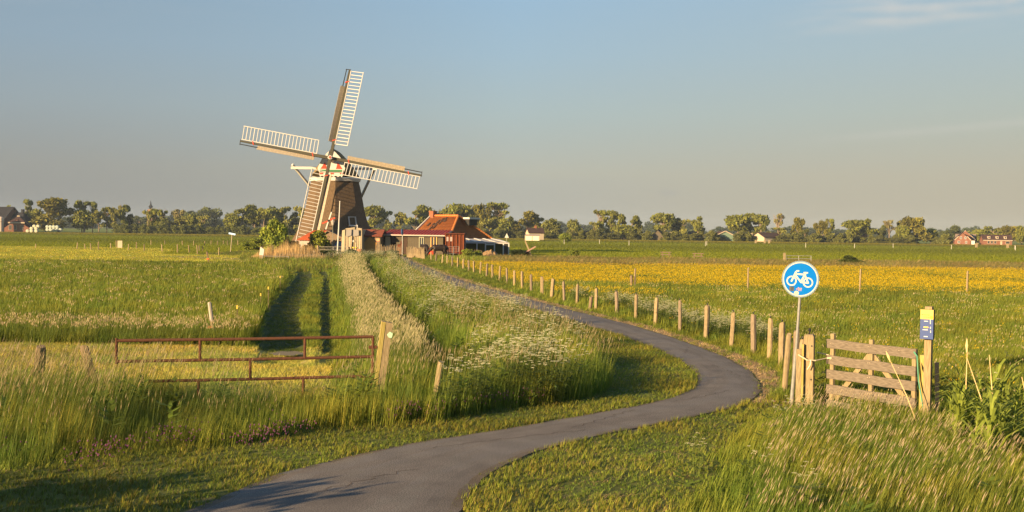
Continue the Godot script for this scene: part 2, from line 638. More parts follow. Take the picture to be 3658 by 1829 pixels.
# ---------------------------------------------------------------- trees
func leaf_cloud(lobes: Array, count: int, leaf: float, cols: Array, shell := 0.55) -> ArrayMesh:
	var b := MB.new()
	var total := 0.0
	for l in lobes:
		total += l[1].x * l[1].y + l[1].y * l[1].z
	for l in lobes:
		var at: Vector3 = l[0]
		var r: Vector3 = l[1]
		var tone := rnd.randf_range(0.75, 1.25)
		var n := int(count * (r.x * r.y + r.y * r.z) / total)
		for i in n:
			var d := Vector3(rnd.randfn(), rnd.randfn(), rnd.randfn()).normalized()
			var p := at + d * r * (lerpf(shell, 1.0, sqrt(rnd.randf())) + 0.16 * rnd.randfn())
			var a := Vector3(rnd.randfn(), rnd.randfn(), rnd.randfn()).normalized() * leaf * rnd.randf_range(0.6, 1.3)
			var e := a.cross(Vector3(rnd.randfn(), rnd.randfn(), rnd.randfn())).normalized() * a.length() * 0.7
			b.col = cols[rnd.randi() % cols.size()] * tone * rnd.randf_range(0.8, 1.2)
			var k := a.cross(e).normalized() * a.length() * 0.25
			b.tri(p - a, p + e + k, p + a)
			b.tri(p + a, p - e + k, p - a)
	return b.mesh()


# crowns fill a space one unit wide and one unit high above the foot of the trunk
func crown_of(kind: String) -> Array:
	var L := []
	var cols := [Color(0.151, 0.160, 0.028), Color(0.186, 0.185, 0.033), Color(0.124, 0.143, 0.025)]
	var n := 1500
	var leaf := 0.05
	var low := 0.3
	var shell := 0.5
	match kind:
		"round":
			L.append([Vector3(0, 0.55, 0), Vector3(0.36, 0.34, 0.36)])
			for i in 8:
				L.append([Vector3(rnd.randf_range(-0.3, 0.3), rnd.randf_range(0.25, 0.82), rnd.randf_range(-0.3, 0.3)), Vector3(1, 0.85, 1) * rnd.randf_range(0.12, 0.2)])
			low = 0.15
		"oak":
			for i in 13:
				var y := rnd.randf_range(0.12, 0.88)
				var w := 0.42 * sqrt(maxf(0.08, 1.0 - pow((y - 0.4) / 0.62, 2)))
				L.append([Vector3(rnd.randf_range(-w, w), y, rnd.randf_range(-w, w)), Vector3(1, 0.8, 1) * rnd.randf_range(0.13, 0.22)])
			n = 2100
			leaf = 0.042
			cols = [Color(0.151, 0.138, 0.022), Color(0.107, 0.109, 0.020), Color(0.186, 0.164, 0.025)]
			low = 0.1
		"slim":
			for i in 9:
				var y := rnd.randf_range(0.5, 0.93)
				L.append([Vector3(rnd.randf_range(-0.3, 0.3), y, rnd.randf_range(-0.3, 0.3)), Vector3(0.19, 0.06, 0.19) * rnd.randf_range(0.7, 1.3)])
			for i in 4:
				L.append([Vector3(rnd.randf_range(-0.2, 0.2), rnd.randf_range(0.2, 0.5), rnd.randf_range(-0.2, 0.2)), Vector3(0.18, 0.06, 0.18)])
			n = 900
			leaf = 0.055
			shell = 0.1
		"umbrella":
			L.append([Vector3(0, 0.82, 0), Vector3(0.44, 0.15, 0.44)])
			for i in 8:
				var a := TAU * i / 8.0
				L.append([Vector3(cos(a) * 0.33, rnd.randf_range(0.62, 0.82), sin(a) * 0.33), Vector3(0.17, 0.09, 0.17)])
			for i in 4:
				L.append([Vector3(rnd.randf_range(-0.2, 0.2), rnd.randf_range(0.32, 0.52), rnd.randf_range(-0.2, 0.2)), Vector3(0.2, 0.09, 0.2)])
			n = 1500
			shell = 0.35
		"trunk":
			for i in 11:
				var y := rnd.randf_range(0.42, 0.9)
				var w := 0.36 * sqrt(maxf(0.1, 1.0 - pow((y - 0.62) / 0.36, 2)))
				L.append([Vector3(rnd.randf_range(-w, w), y, rnd.randf_range(-w, w)), Vector3(0.19, 0.085, 0.19) * rnd.randf_range(0.8, 1.3)])
			n = 1300
			shell = 0.3
		"light":
			for i in 12:
				L.append([Vector3(rnd.randf_range(-0.33, 0.33), rnd.randf_range(0.15, 0.9), rnd.randf_range(-0.33, 0.33)), Vector3(0.17, 0.08, 0.17) * rnd.randf_range(0.8, 1.3)])
			cols = [Color(0.213, 0.210, 0.044), Color(0.178, 0.176, 0.038)]
			n = 1000
			shell = 0.2
		"dark":
			for i in 9:
				var y := rnd.randf_range(0.15, 0.9)
				L.append([Vector3(rnd.randf_range(-0.28, 0.28), y, rnd.randf_range(-0.28, 0.28)) * Vector3(1.2 - y * 0.6, 1, 1), Vector3(0.2, 0.12, 0.2) * rnd.randf_range(0.8, 1.2)])
			cols = [Color(0.070, 0.084, 0.022), Color(0.097, 0.105, 0.028)]
			n = 1300
			low = 0.1
		"bare":
			for i in 9:
				L.append([Vector3(rnd.randf_range(-0.36, 0.36), rnd.randf_range(0.6, 0.95), rnd.randf_range(-0.36, 0.36)), Vector3(0.16, 0.07, 0.16)])
			cols = [Color(0.231, 0.194, 0.076), Color(0.196, 0.185, 0.064)]
			n = 330
			leaf = 0.045
			shell = 0.0
		"willow":
			for i in 12:
				var y := rnd.randf_range(0.1, 0.88)
				var w := 0.34 * sqrt(maxf(0.08, 1.0 - pow((y - 0.42) / 0.6, 2)))
				L.append([Vector3(rnd.randf_range(-w, w), y, rnd.randf_range(-w, w)), Vector3(0.18, 0.16, 0.18)])
			cols = [Color(0.178, 0.185, 0.044), Color(0.151, 0.160, 0.036)]
			n = 1500
			low = 0.08
		_:
			for i in 13:
				var y := rnd.randf_range(0.15, 0.85)
				var w := 0.38 * sqrt(maxf(0.08, 1.0 - pow((y - 0.45) / 0.6, 2)))
				L.append([Vector3(rnd.randf_range(-w, w), y, rnd.randf_range(-w, w)), Vector3(0.19, 0.15, 0.19)])
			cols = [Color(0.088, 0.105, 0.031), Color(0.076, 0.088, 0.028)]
			n = 1800
			leaf = 0.04
			low = 0.08
	var t := MB.new()
	var bend := Vector3(rnd.randf_range(-0.05, 0.05), 0, rnd.randf_range(-0.05, 0.05))
	var tip := 0.72
	var spine := [Vector3(0, -0.01, 0), Vector3(0, 0.2, 0) + bend * 0.4, Vector3(0, 0.45, 0) + bend, Vector3(0, tip, 0) + bend * 1.5]
	t.tube(spine, [0.042, 0.034, 0.026, 0.01], 6)
	for l in L:
		var to: Vector3 = l[0]
		var y0 := clampf(to.y - 0.25, 0.12, 0.6)
		var from := Vector3(0, y0, 0) + bend * y0
		if to.distance_to(from) > 0.1:
			t.tube([from, from.lerp(to, 0.5) + Vector3(0, 0.02, 0), to + Vector3(0, l[1].y * 0.5, 0)], [0.016, 0.011, 0.004], 4, false)
	if kind == "bare" or kind == "slim":
		for i in 22:
			var y0 := rnd.randf_range(0.35, 0.65)
			var a := rnd.randf() * TAU
			var e := Vector3(cos(a) * rnd.randf_range(0.15, 0.45), rnd.randf_range(0.6, 1.0), sin(a) * 0.35)
			t.tube([Vector3(0, y0, 0) + bend * y0, Vector3(e.x * 0.5, lerpf(y0, e.y, 0.6), e.z * 0.5), e], [0.012, 0.008, 0.003], 3, false)
	return [leaf_cloud(L, int(n * 1.7), leaf * 1.0, cols, shell), t.mesh()]


var crowns := {}


func tree(kind: String, label: String, x: float, f: float, h: float, w: float) -> void:
	if not crowns.has(kind):
		crowns[kind] = [crown_of(kind), crown_of(kind)]
	var pick: Array = crowns[kind][rnd.randi() % 2]
	var o := thing("tree", label, "tree", W(x, -0.05, f), rnd.randf() * 360.0, "trees along the horizon")
	part(o, "crown", pick[0], M.leaf)
	part(o, "trunk", pick[1], M.bark)
	o.scale = Vector3(w * 1.22, h * 1.04, w * 1.3)


# ---------------------------------------------------------------- a body from joined capsules
func blob(bones: Array, cell: float, k: float) -> ArrayMesh:
	var lo := Vector3(1e9, 1e9, 1e9)
	var hi := -lo
	for b in bones:
		for i in 2:
			var e: Vector3 = Vector3.ONE * (b[2 + i] + k)
			lo = lo.min(b[i] - e)
			hi = hi.max(b[i] + e)
	var n := Vector3i(((hi - lo) / cell).ceil()) + Vector3i(2, 2, 2)
	var d := PackedFloat32Array()
	d.resize(n.x * n.y * n.z)
	var q := 0
	for z in n.z:
		for y in n.y:
			for x in n.x:
				var p := lo + Vector3(x, y, z) * cell
				var s := 1e3
				for b in bones:
					var ab: Vector3 = b[1] - b[0]
					var t := clampf((p - b[0]).dot(ab) / ab.length_squared(), 0.0, 1.0)
					var e: float = p.distance_to(b[0] + ab * t) - lerpf(b[2], b[3], t)
					var h := clampf(0.5 + 0.5 * (s - e) / k, 0.0, 1.0)
					s = lerpf(s, e, h) - k * h * (1.0 - h)
				d[q] = s
				q += 1
	var st := SurfaceTool.new()
	st.begin(Mesh.PRIMITIVE_TRIANGLES)
	var id := {}
	var count := 0
	var sx := 1
	var sy := n.x
	var sz := n.x * n.y
	for z in n.z - 1:
		for y in n.y - 1:
			for x in n.x - 1:
				var o := x + y * sy + z * sz
				var sum := Vector3.ZERO
				var c := 0
				for e in [[0, 1], [2, 3], [4, 5], [6, 7], [0, 2], [1, 3], [4, 6], [5, 7], [0, 4], [1, 5], [2, 6], [3, 7]]:
					var a: int = e[0]
					var b: int = e[1]
					var da := d[o + (a & 1) * sx + (a >> 1 & 1) * sy + (a >> 2) * sz]
					var db := d[o + (b & 1) * sx + (b >> 1 & 1) * sy + (b >> 2) * sz]
					if (da < 0) != (db < 0):
						var pa := Vector3(a & 1, a >> 1 & 1, a >> 2)
						var pb := Vector3(b & 1, b >> 1 & 1, b >> 2)
						sum += pa.lerp(pb, da / (da - db))
						c += 1
				if c:
					st.add_vertex(lo + (Vector3(x, y, z) + sum / c) * cell)
					id[o] = count
					count += 1
	for z in range(1, n.z - 1):
		for y in range(1, n.y - 1):
			for x in range(1, n.x - 1):
				var o := x + y * sy + z * sz
				for ax in [[sx, sy, sz], [sy, sz, sx], [sz, sx, sy]]:
					var da := d[o]
					var db := d[o + ax[0]]
					if (da < 0) == (db < 0):
						continue
					var v := [id[o - ax[1] - ax[2]], id[o - ax[2]], id[o], id[o - ax[1]]]
					if da > 0:
						v.reverse()
					for i in [0, 2, 1, 0, 3, 2]:
						st.add_index(v[i])
	st.generate_normals()
	return st.commit()


func horse_body() -> ArrayMesh:
	var B := []
	B.append([Vector3(0.52, 1.12, 0), Vector3(-0.42, 1.1, 0), 0.27, 0.27])
	B.append([Vector3(0.3, 1.0, 0), Vector3(-0.35, 0.98, 0), 0.3, 0.29])
	B.append([Vector3(0.58, 1.06, 0), Vector3(0.66, 0.98, 0), 0.29, 0.26])
	B.append([Vector3(-0.5, 1.18, 0), Vector3(-0.85, 0.92, 0), 0.22, 0.16])
	B.append([Vector3(-0.85, 0.92, 0), Vector3(-1.18, 0.58, 0), 0.16, 0.115])
	B.append([Vector3(-1.18, 0.58, 0), Vector3(-1.26, 0.42, 0), 0.12, 0.11])
	B.append([Vector3(-1.26, 0.42, 0), Vector3(-1.4, 0.14, 0), 0.09, 0.065])
	for s in [-1.0, 1.0]:
		B.append([Vector3(-1.13, 0.66, 0.05 * s), Vector3(-1.06, 0.78, 0.08 * s), 0.035, 0.015])
		B.append([Vector3(-0.48, 0.9, 0.15 * s), Vector3(-0.5 + 0.06 * s, 0.48, 0.15 * s), 0.13, 0.065])
		B.append([Vector3(-0.5 + 0.06 * s, 0.48, 0.15 * s), Vector3(-0.5 + 0.07 * s, 0.1, 0.15 * s), 0.06, 0.045])
		B.append([Vector3(-0.5 + 0.07 * s, 0.1, 0.15 * s), Vector3(-0.53 + 0.07 * s, 0.03, 0.15 * s), 0.055, 0.06])
		B.append([Vector3(0.6, 1.0, 0.14 * s), Vector3(0.5 + 0.08 * s, 0.7, 0.16 * s), 0.2, 0.13])
		B.append([Vector3(0.5 + 0.08 * s, 0.7, 0.16 * s), Vector3(0.7 + 0.08 * s, 0.47, 0.16 * s), 0.11, 0.065])
		B.append([Vector3(0.7 + 0.08 * s, 0.47, 0.16 * s), Vector3(0.66 + 0.08 * s, 0.1, 0.16 * s), 0.06, 0.045])
		B.append([Vector3(0.66 + 0.08 * s, 0.1, 0.16 * s), Vector3(0.62 + 0.08 * s, 0.03, 0.16 * s), 0.055, 0.06])
	return blob(B, 0.04, 0.09)


# ---------------------------------------------------------------- building pieces
# walls of a house with its ridge along x: w long, d deep
func gable_walls(w: float, d: float, e: float, r: float) -> ArrayMesh:
	var b := MB.new()
	var ring := [Vector3(0, 0, d / 2), Vector3(0, e, d / 2), Vector3(0, r, 0), Vector3(0, e, -d / 2), Vector3(0, 0, -d / 2)]
	var u := Vector3(w / 2, 0, 0)
	for i in 4:
		b.quad(ring[i] - u, ring[i + 1] - u, ring[i + 1] + u, ring[i] + u)
	for s in [-1.0, 1.0]:
		for i in range(1, 4):
			b.tri(ring[0] + u * s, ring[i] + u * s, ring[i + 1] + u * s)
	return b.mesh()


func roof_panel(a: Vector3, b: Vector3, c: Vector3, d: Vector3, th := 0.14) -> ArrayMesh:
	var m := MB.new()
	m.slab(a, b, c, d, th)
	return m.mesh()


func boxmesh(s: Vector3) -> ArrayMesh:
	var b := MB.new()
	b.box(Vector3.ZERO, s)
	return b.mesh()


# a roof plane with tile waves that run down the slope, from the two ridge ends to the two eave ends
func tiled(r0: Vector3, r1: Vector3, e0: Vector3, e1: Vector3, pitch: float, wave := 0.05) -> ArrayMesh:
	var b := MB.new()
	var n := (r1 - r0).cross(e0 - r0)
	if n.length() < 0.01:
		n = (e1 - e0).cross(r0 - e0)
	n = n.normalized()
	if n.y < 0:
		n = -n
	var cols := int((e1 - e0).length() / pitch) * 4
	var rows := maxi(3, int((e0 - r0).length() / 0.35))
	var g := []
	for j in rows * 2 + 1:
		var row := []
		for i in cols + 1:
			var t := float(j / 2 + (j % 2)) / rows
			if j == rows * 2:
				t = 1.0
			var p := r0.lerp(r1, float(i) / cols).lerp(e0.lerp(e1, float(i) / cols), t)
			row.append(p + n * (wave * sin(i * PI / 2.0) + (0.035 if j % 2 else 0.0) + 0.02))
		g.append(row)
	for j in rows * 2:
		for i in cols:
			b.col = Color(1, 1, 1) * (0.75 + 0.3 * absf(noise.get_noise_2d(g[j][i].x * 55.0, g[j][i].y * 55.0 + g[j][i].z * 40.0)) + 0.12 * sin(i * 3.7 + j * 1.9))
			b.quad(g[j][i], g[j][i + 1], g[j + 1][i + 1], g[j + 1][i])
	return b.mesh()


func window_on(o: Node3D, at: Vector3, w: float, h: float, turn: float, frame: Material, panes := 2) -> void:
	var b := MB.new()
	var t := 0.09
	b.box(Vector3(0, h / 2 - t / 2, 0), Vector3(w, t, 0.1))
	b.box(Vector3(0, -h / 2 + t / 2, 0), Vector3(w, t, 0.1))
	for i in panes + 1:
		b.box(Vector3(lerpf(-w / 2 + t / 2, w / 2 - t / 2, float(i) / panes), 0, 0), Vector3(t, h - t * 2, 0.096))
	var p := part(o, "window", b.mesh(), frame, at, Vector3(0, turn, 0))
	part(p, "pane", boxmesh(Vector3(w - t, h - t, 0.03)), M.pane)


func picket_row(o: Node3D, a: Vector3, b: Vector3, step: float, h: float, m: Material) -> void:
	var n := int(a.distance_to(b) / step)
	var kinds := []
	for i in 3:
		var k := MB.new()
		k.tube([Vector3(0, -0.1, 0), Vector3(0.01 * i, 0.6, 0), Vector3(0.015, 0.93, 0), Vector3(0.012, 1.0, 0)], [0.035, 0.032, 0.028, 0.008], 5)
		kinds.append(k.mesh())
	for i in n + 1:
		var p := part(o, "picket", kinds[i % 3], m, a.lerp(b, float(i) / n), Vector3(rnd.randf_range(-4, 4), rnd.randf() * 360, rnd.randf_range(-5, 5)))
		p.scale = Vector3(1, h * rnd.randf_range(0.85, 1.12), 1)
	var wires := MB.new()
	for y in [0.3, 0.75]:
		wires.tube([a + Vector3(0, h * y, 0), b + Vector3(0, h * y, 0)], [0.012, 0.012], 4)
	part(o, "wire", wires.mesh(), M.iron)


func tube_gate(o: Node3D, w: float, h: float, bars: int, m: Material, r := 0.025) -> void:
	for i in bars:
		var b := MB.new()
		var y := lerpf(0.15, h, float(i) / (bars - 1))
		b.tube([Vector3(0, y, 0), Vector3(w, y, 0)], [r, r], 6)
		part(o, "rail", b.mesh(), m)
	for x in [0.0, 0.5, 1.0]:
		var b := MB.new()
		b.tube([Vector3(w * x, 0.1, 0.002), Vector3(w * x, h + 0.02, 0.002)], [r, r], 6)
		part(o, "upright", b.mesh(), m)


# ---------------------------------------------------------------- sky and prints
func sky_color(az: float, el: float) -> Color:
	var rows := [
		[0.0, Color8(138, 138, 136), Color8(172, 169, 157), Color8(185, 174, 150)],
		[3.0, Color8(150, 152, 148), Color8(182, 183, 169), Color8(188, 182, 161)],
		[6.0, Color8(151, 164, 170), Color8(174, 190, 190), Color8(182, 190, 180)],
		[9.0, Color8(145, 166, 181), Color8(164, 190, 205), Color8(174, 191, 194)],
		[12.5, Color8(137, 161, 179), Color8(154, 187, 212), Color8(166, 190, 204)],
		[30.0, Color8(112, 145, 182), Color8(118, 155, 198), Color8(126, 160, 198)],
		[60.0, Color8(92, 132, 182), Color8(94, 136, 188), Color8(97, 138, 188)],
		[90.0, Color8(88, 130, 184), Color8(88, 130, 184), Color8(88, 130, 184)],
	]
	var w := sin(deg_to_rad(clampf(az * 2.6, -90, 90)))
	if absf(az) > 90.0:
		w *= smoothstep(180.0, 90.0, absf(az))
	var e := maxf(el, 0.0)
	var i := 0
	while i < rows.size() - 2 and e >= rows[i + 1][0]:
		i += 1
	var t: float = clampf((e - rows[i][0]) / (rows[i + 1][0] - rows[i][0]), 0, 1)
	var c := []
	for k in [1, 2, 3]:
		c.append(rows[i][k].srgb_to_linear().lerp(rows[i + 1][k].srgb_to_linear(), t))
	var out: Color = c[1].lerp(c[0], -w) if w < 0 else c[1].lerp(c[2], w)
	# the low sun's own glow, behind the camera to the left
	var sun := Vector3(sin(deg_to_rad(-125)) * cos(0.19), sin(0.19), cos(deg_to_rad(-125)) * cos(0.19))
	var d := Vector3(sin(deg_to_rad(az)) * cos(deg_to_rad(el)), sin(deg_to_rad(el)), cos(deg_to_rad(az)) * cos(deg_to_rad(el)))
	var g := exp(-rad_to_deg(d.angle_to(sun)) / 16.0)
	return out + Color(0.9, 0.6, 0.3) * g


func make_sky() -> ImageTexture:
	var wide := 2048
	var tall := 1024
	var im := Image.create(wide, tall, false, Image.FORMAT_RGBF)
	var n := FastNoiseLite.new()
	n.seed = 4
	n.frequency = 1.0
	n.fractal_octaves = 4
	var streak := FastNoiseLite.new()
	streak.seed = 9
	streak.frequency = 1.0
	streak.fractal_octaves = 5
	for j in tall:
		var el := 90.0 - (j + 0.5) / tall * 180.0
		for i in wide:
			var az := (i + 0.5) / wide * 360.0
			if az > 180.0:
				az -= 360.0
			if el < -3.0:
				im.set_pixel(i, j, Color(0.2, 0.2, 0.19) / EXPO)
				continue
			var c := sky_color(az, el)
			if el < 40.0:
				# thin cirrus, streaks that climb slowly to the right
				var u := el - az * 0.055
				var s := streak.get_noise_2d(az * 0.11, u * 1.9 + 0.7 * n.get_noise_2d(az * 0.12, u * 0.3))
				var m := exp(-pow((u - 9.8) / 0.8, 2)) * smoothstep(12.0, 20.0, az) * smoothstep(70.0, 30.0, az)
				m += 0.5 * exp(-pow((u - 15.0) / 2.5, 2)) * smoothstep(0.0, 40.0, absf(az))
				var cl := clampf(m * (0.4 + 1.6 * s), 0, 1) * 0.62
				cl += 0.22 * exp(-pow((el - 4.6 - (az - 14.0) * 0.075) / 0.14, 2)) * smoothstep(13.0, 20.0, az) * smoothstep(50.0, 26.0, az)
				c = c.lerp(Color(0.7, 0.66, 0.6), minf(cl, 0.8))
				# a faint band of far haze
				var b := smoothstep(3.0, 2.6, el + 0.25 * n.get_noise_2d(az * 0.2, 3.0)) * smoothstep(-14.0, -5.0, az) * smoothstep(12.0, 0.0, az)
				c = c.lerp(Color(0.36, 0.38, 0.41), 0.13 * b)
				var puff := exp(-pow((az - 8.0) / 0.45, 2) - pow((el - 2.05) / 0.1, 2)) * (0.6 + 0.8 * n.get_noise_2d(az * 3.0, el * 8.0))
				c = c.lerp(Color(0.3, 0.32, 0.36), clampf(0.5 * puff, 0, 0.5))
			im.set_pixel(i, j, Color(c.r, c.g, c.b) / EXPO)
	return ImageTexture.create_from_image(im)


func seg(p: Vector2, a: Vector2, b: Vector2) -> float:
	var t := clampf((p - a).dot(b - a) / (b - a).length_squared(), 0, 1)
	return p.distance_to(a + (b - a) * t)


# the round sign's print: white ring and white bicycle on blue, with old stickers and runs
func cycle_print() -> ImageTexture:
	var n := 384
	var im := Image.create(n, n, false, Image.FORMAT_RGB8)
	var blue := Color8(0, 98, 176)
	var white := Color8(172, 168, 160)
	for y in n:
		for x in n:
			# units as on the sign: radius 1, x right, y down
			var p := Vector2((x + 0.5) / n * 2.0 - 1.0, (y + 0.5) / n * 2.0 - 1.0)
			var c := blue
			var streak := noise.get_noise_2d(p.x * 160.0, p.y * 9.0)
			var fade := clampf((streak - 0.12) * 2.2, 0, 0.5) * smoothstep(0.55, 0.0, absf(p.x - 0.02)) * (0.5 + 0.5 * smoothstep(-0.2, 0.7, p.y))
			c = c.lerp(Color8(60, 110, 150), fade * 0.6 + 0.25 * smoothstep(-0.75, -0.9, p.y))
			var r := p.length()
			if r > 0.895 and r < 0.965:
				c = white
			elif r >= 0.965:
				c = Color8(70, 95, 118)
			var d := 9.0
			d = minf(d, absf(p.distance_to(Vector2(-0.475, 0.115)) - 0.245) - 0.038)
			d = minf(d, absf(p.distance_to(Vector2(0.42, 0.165)) - 0.245) - 0.038)
			for s in [[-0.475, 0.125, -0.265, -0.385], [-0.265, -0.385, -0.2, -0.455], [-0.2, -0.455, -0.11, -0.455], [-0.25, -0.285, 0.23, -0.265], [-0.3, -0.23, 0.03, 0.145], [0.03, 0.145, 0.24, -0.265], [0.03, 0.165, 0.43, 0.185], [0.24, -0.235, 0.43, 0.185], [0.24, -0.265, 0.28, -0.35], [0.19, -0.375, 0.37, -0.375]]:
				d = minf(d, seg(p, Vector2(s[0], s[1]), Vector2(s[2], s[3])) - (0.048 if s[1] > -0.37 else 0.042))
			if d < 0.0:
				c = white
			if absf(p.x + 0.45) < 0.13 and absf(p.y - 0.56) < 0.13:
				c = Color8(62, 68, 74).lerp(Color8(90, 86, 78), clampf(0.5 + noise.get_noise_2d(p.x * 400, p.y * 60), 0, 1))
			if p.distance_to(Vector2(-0.18, 0.79)) < 0.13:
				c = Color8(176, 166, 148)
			if seg(p, Vector2(-0.08, 0.5), Vector2(-0.05, 0.62)) < 0.045 or seg(p, Vector2(-0.03, 0.54), Vector2(0.07, 0.53)) < 0.04 or seg(p, Vector2(0.06, 0.5), Vector2(0.06, 0.64)) < 0.025 or p.distance_to(Vector2(-0.17, 0.56)) < 0.035:
				c = Color8(165, 122, 130)
			if p.distance_to(Vector2(-0.31, 0.33)) < 0.03:
				c = Color8(190, 190, 190)
			im.set_pixel(x, y, c)
	return ImageTexture.create_from_image(im)


func disc(r: float, n := 40) -> ArrayMesh:
	var st := SurfaceTool.new()
	st.begin(Mesh.PRIMITIVE_TRIANGLES)
	for i in n:
		var a := TAU * i / n
		var b := TAU * (i + 1) / n
		for p in [Vector2.ZERO, Vector2(cos(b), sin(b)), Vector2(cos(a), sin(a))]:
			st.set_uv(Vector2(0.5 + p.x * 0.5, 0.5 - p.y * 0.5))
			st.set_normal(Vector3(0, 0, 1))
			st.add_vertex(Vector3(p.x * r, p.y * r, 0))
	return st.commit()


func words(text: String, height: float) -> TextMesh:
	var t := TextMesh.new()
	var font := SystemFont.new()
	font.font_names = PackedStringArray(["Droid Sans"])
	t.font = font
	t.text = text
	t.font_size = 48
	t.pixel_size = height / 48.0
	t.depth = 0.002
	return t


# ---------------------------------------------------------------- the scene
func _ready() -> void:
	rnd.seed = 11
	noise.seed = 3
	noise.frequency = 0.02
	var cam := Camera3D.new()
	cam.name = "camera"
	cam.fov = 26.0855
	cam.near = 0.1
	cam.far = 8000.0
	add_child(cam)
	cam.position = Vector3(0, 3, 0)
	cam.rotation_degrees = Vector3(-1.3188, 0, 0.756)
	var env := Environment.new()
	env.background_mode = Environment.BG_SKY
	var sky := Sky.new()
	var pano := PanoramaSkyMaterial.new()
	pano.panorama = make_sky()
	sky.sky_material = pano
	env.sky = sky
	env.tonemap_mode = Environment.TONE_MAPPER_LINEAR
	env.tonemap_exposure = EXPO
	env.sdfgi_enabled = true
	env.ssao_enabled = true
	env.ssil_enabled = true
	env.fog_enabled = true
	env.fog_density = 0.00013
	env.fog_light_color = Color(0.76, 0.83, 0.9)
	var we := WorldEnvironment.new()
	we.name = "environment"
	we.environment = env
	add_child(we)
	var sun := DirectionalLight3D.new()
	sun.name = "sun"
	sun.light_color = Color(1.0, 0.86, 0.66)
	sun.light_energy = 1.5
	sun.light_angular_distance = 0.5
	sun.shadow_enabled = true
	add_child(sun)
	var az := deg_to_rad(49.0)
	var el := deg_to_rad(13.5)
	sun.basis = Basis.looking_at(Vector3(sin(az) * cos(el), -sin(el), -cos(az) * cos(el)))
	materials()
	setting()
	mill()
	yard()
	fences()
	signs()
	gates()
	treeline()
	far_buildings()
	plants()


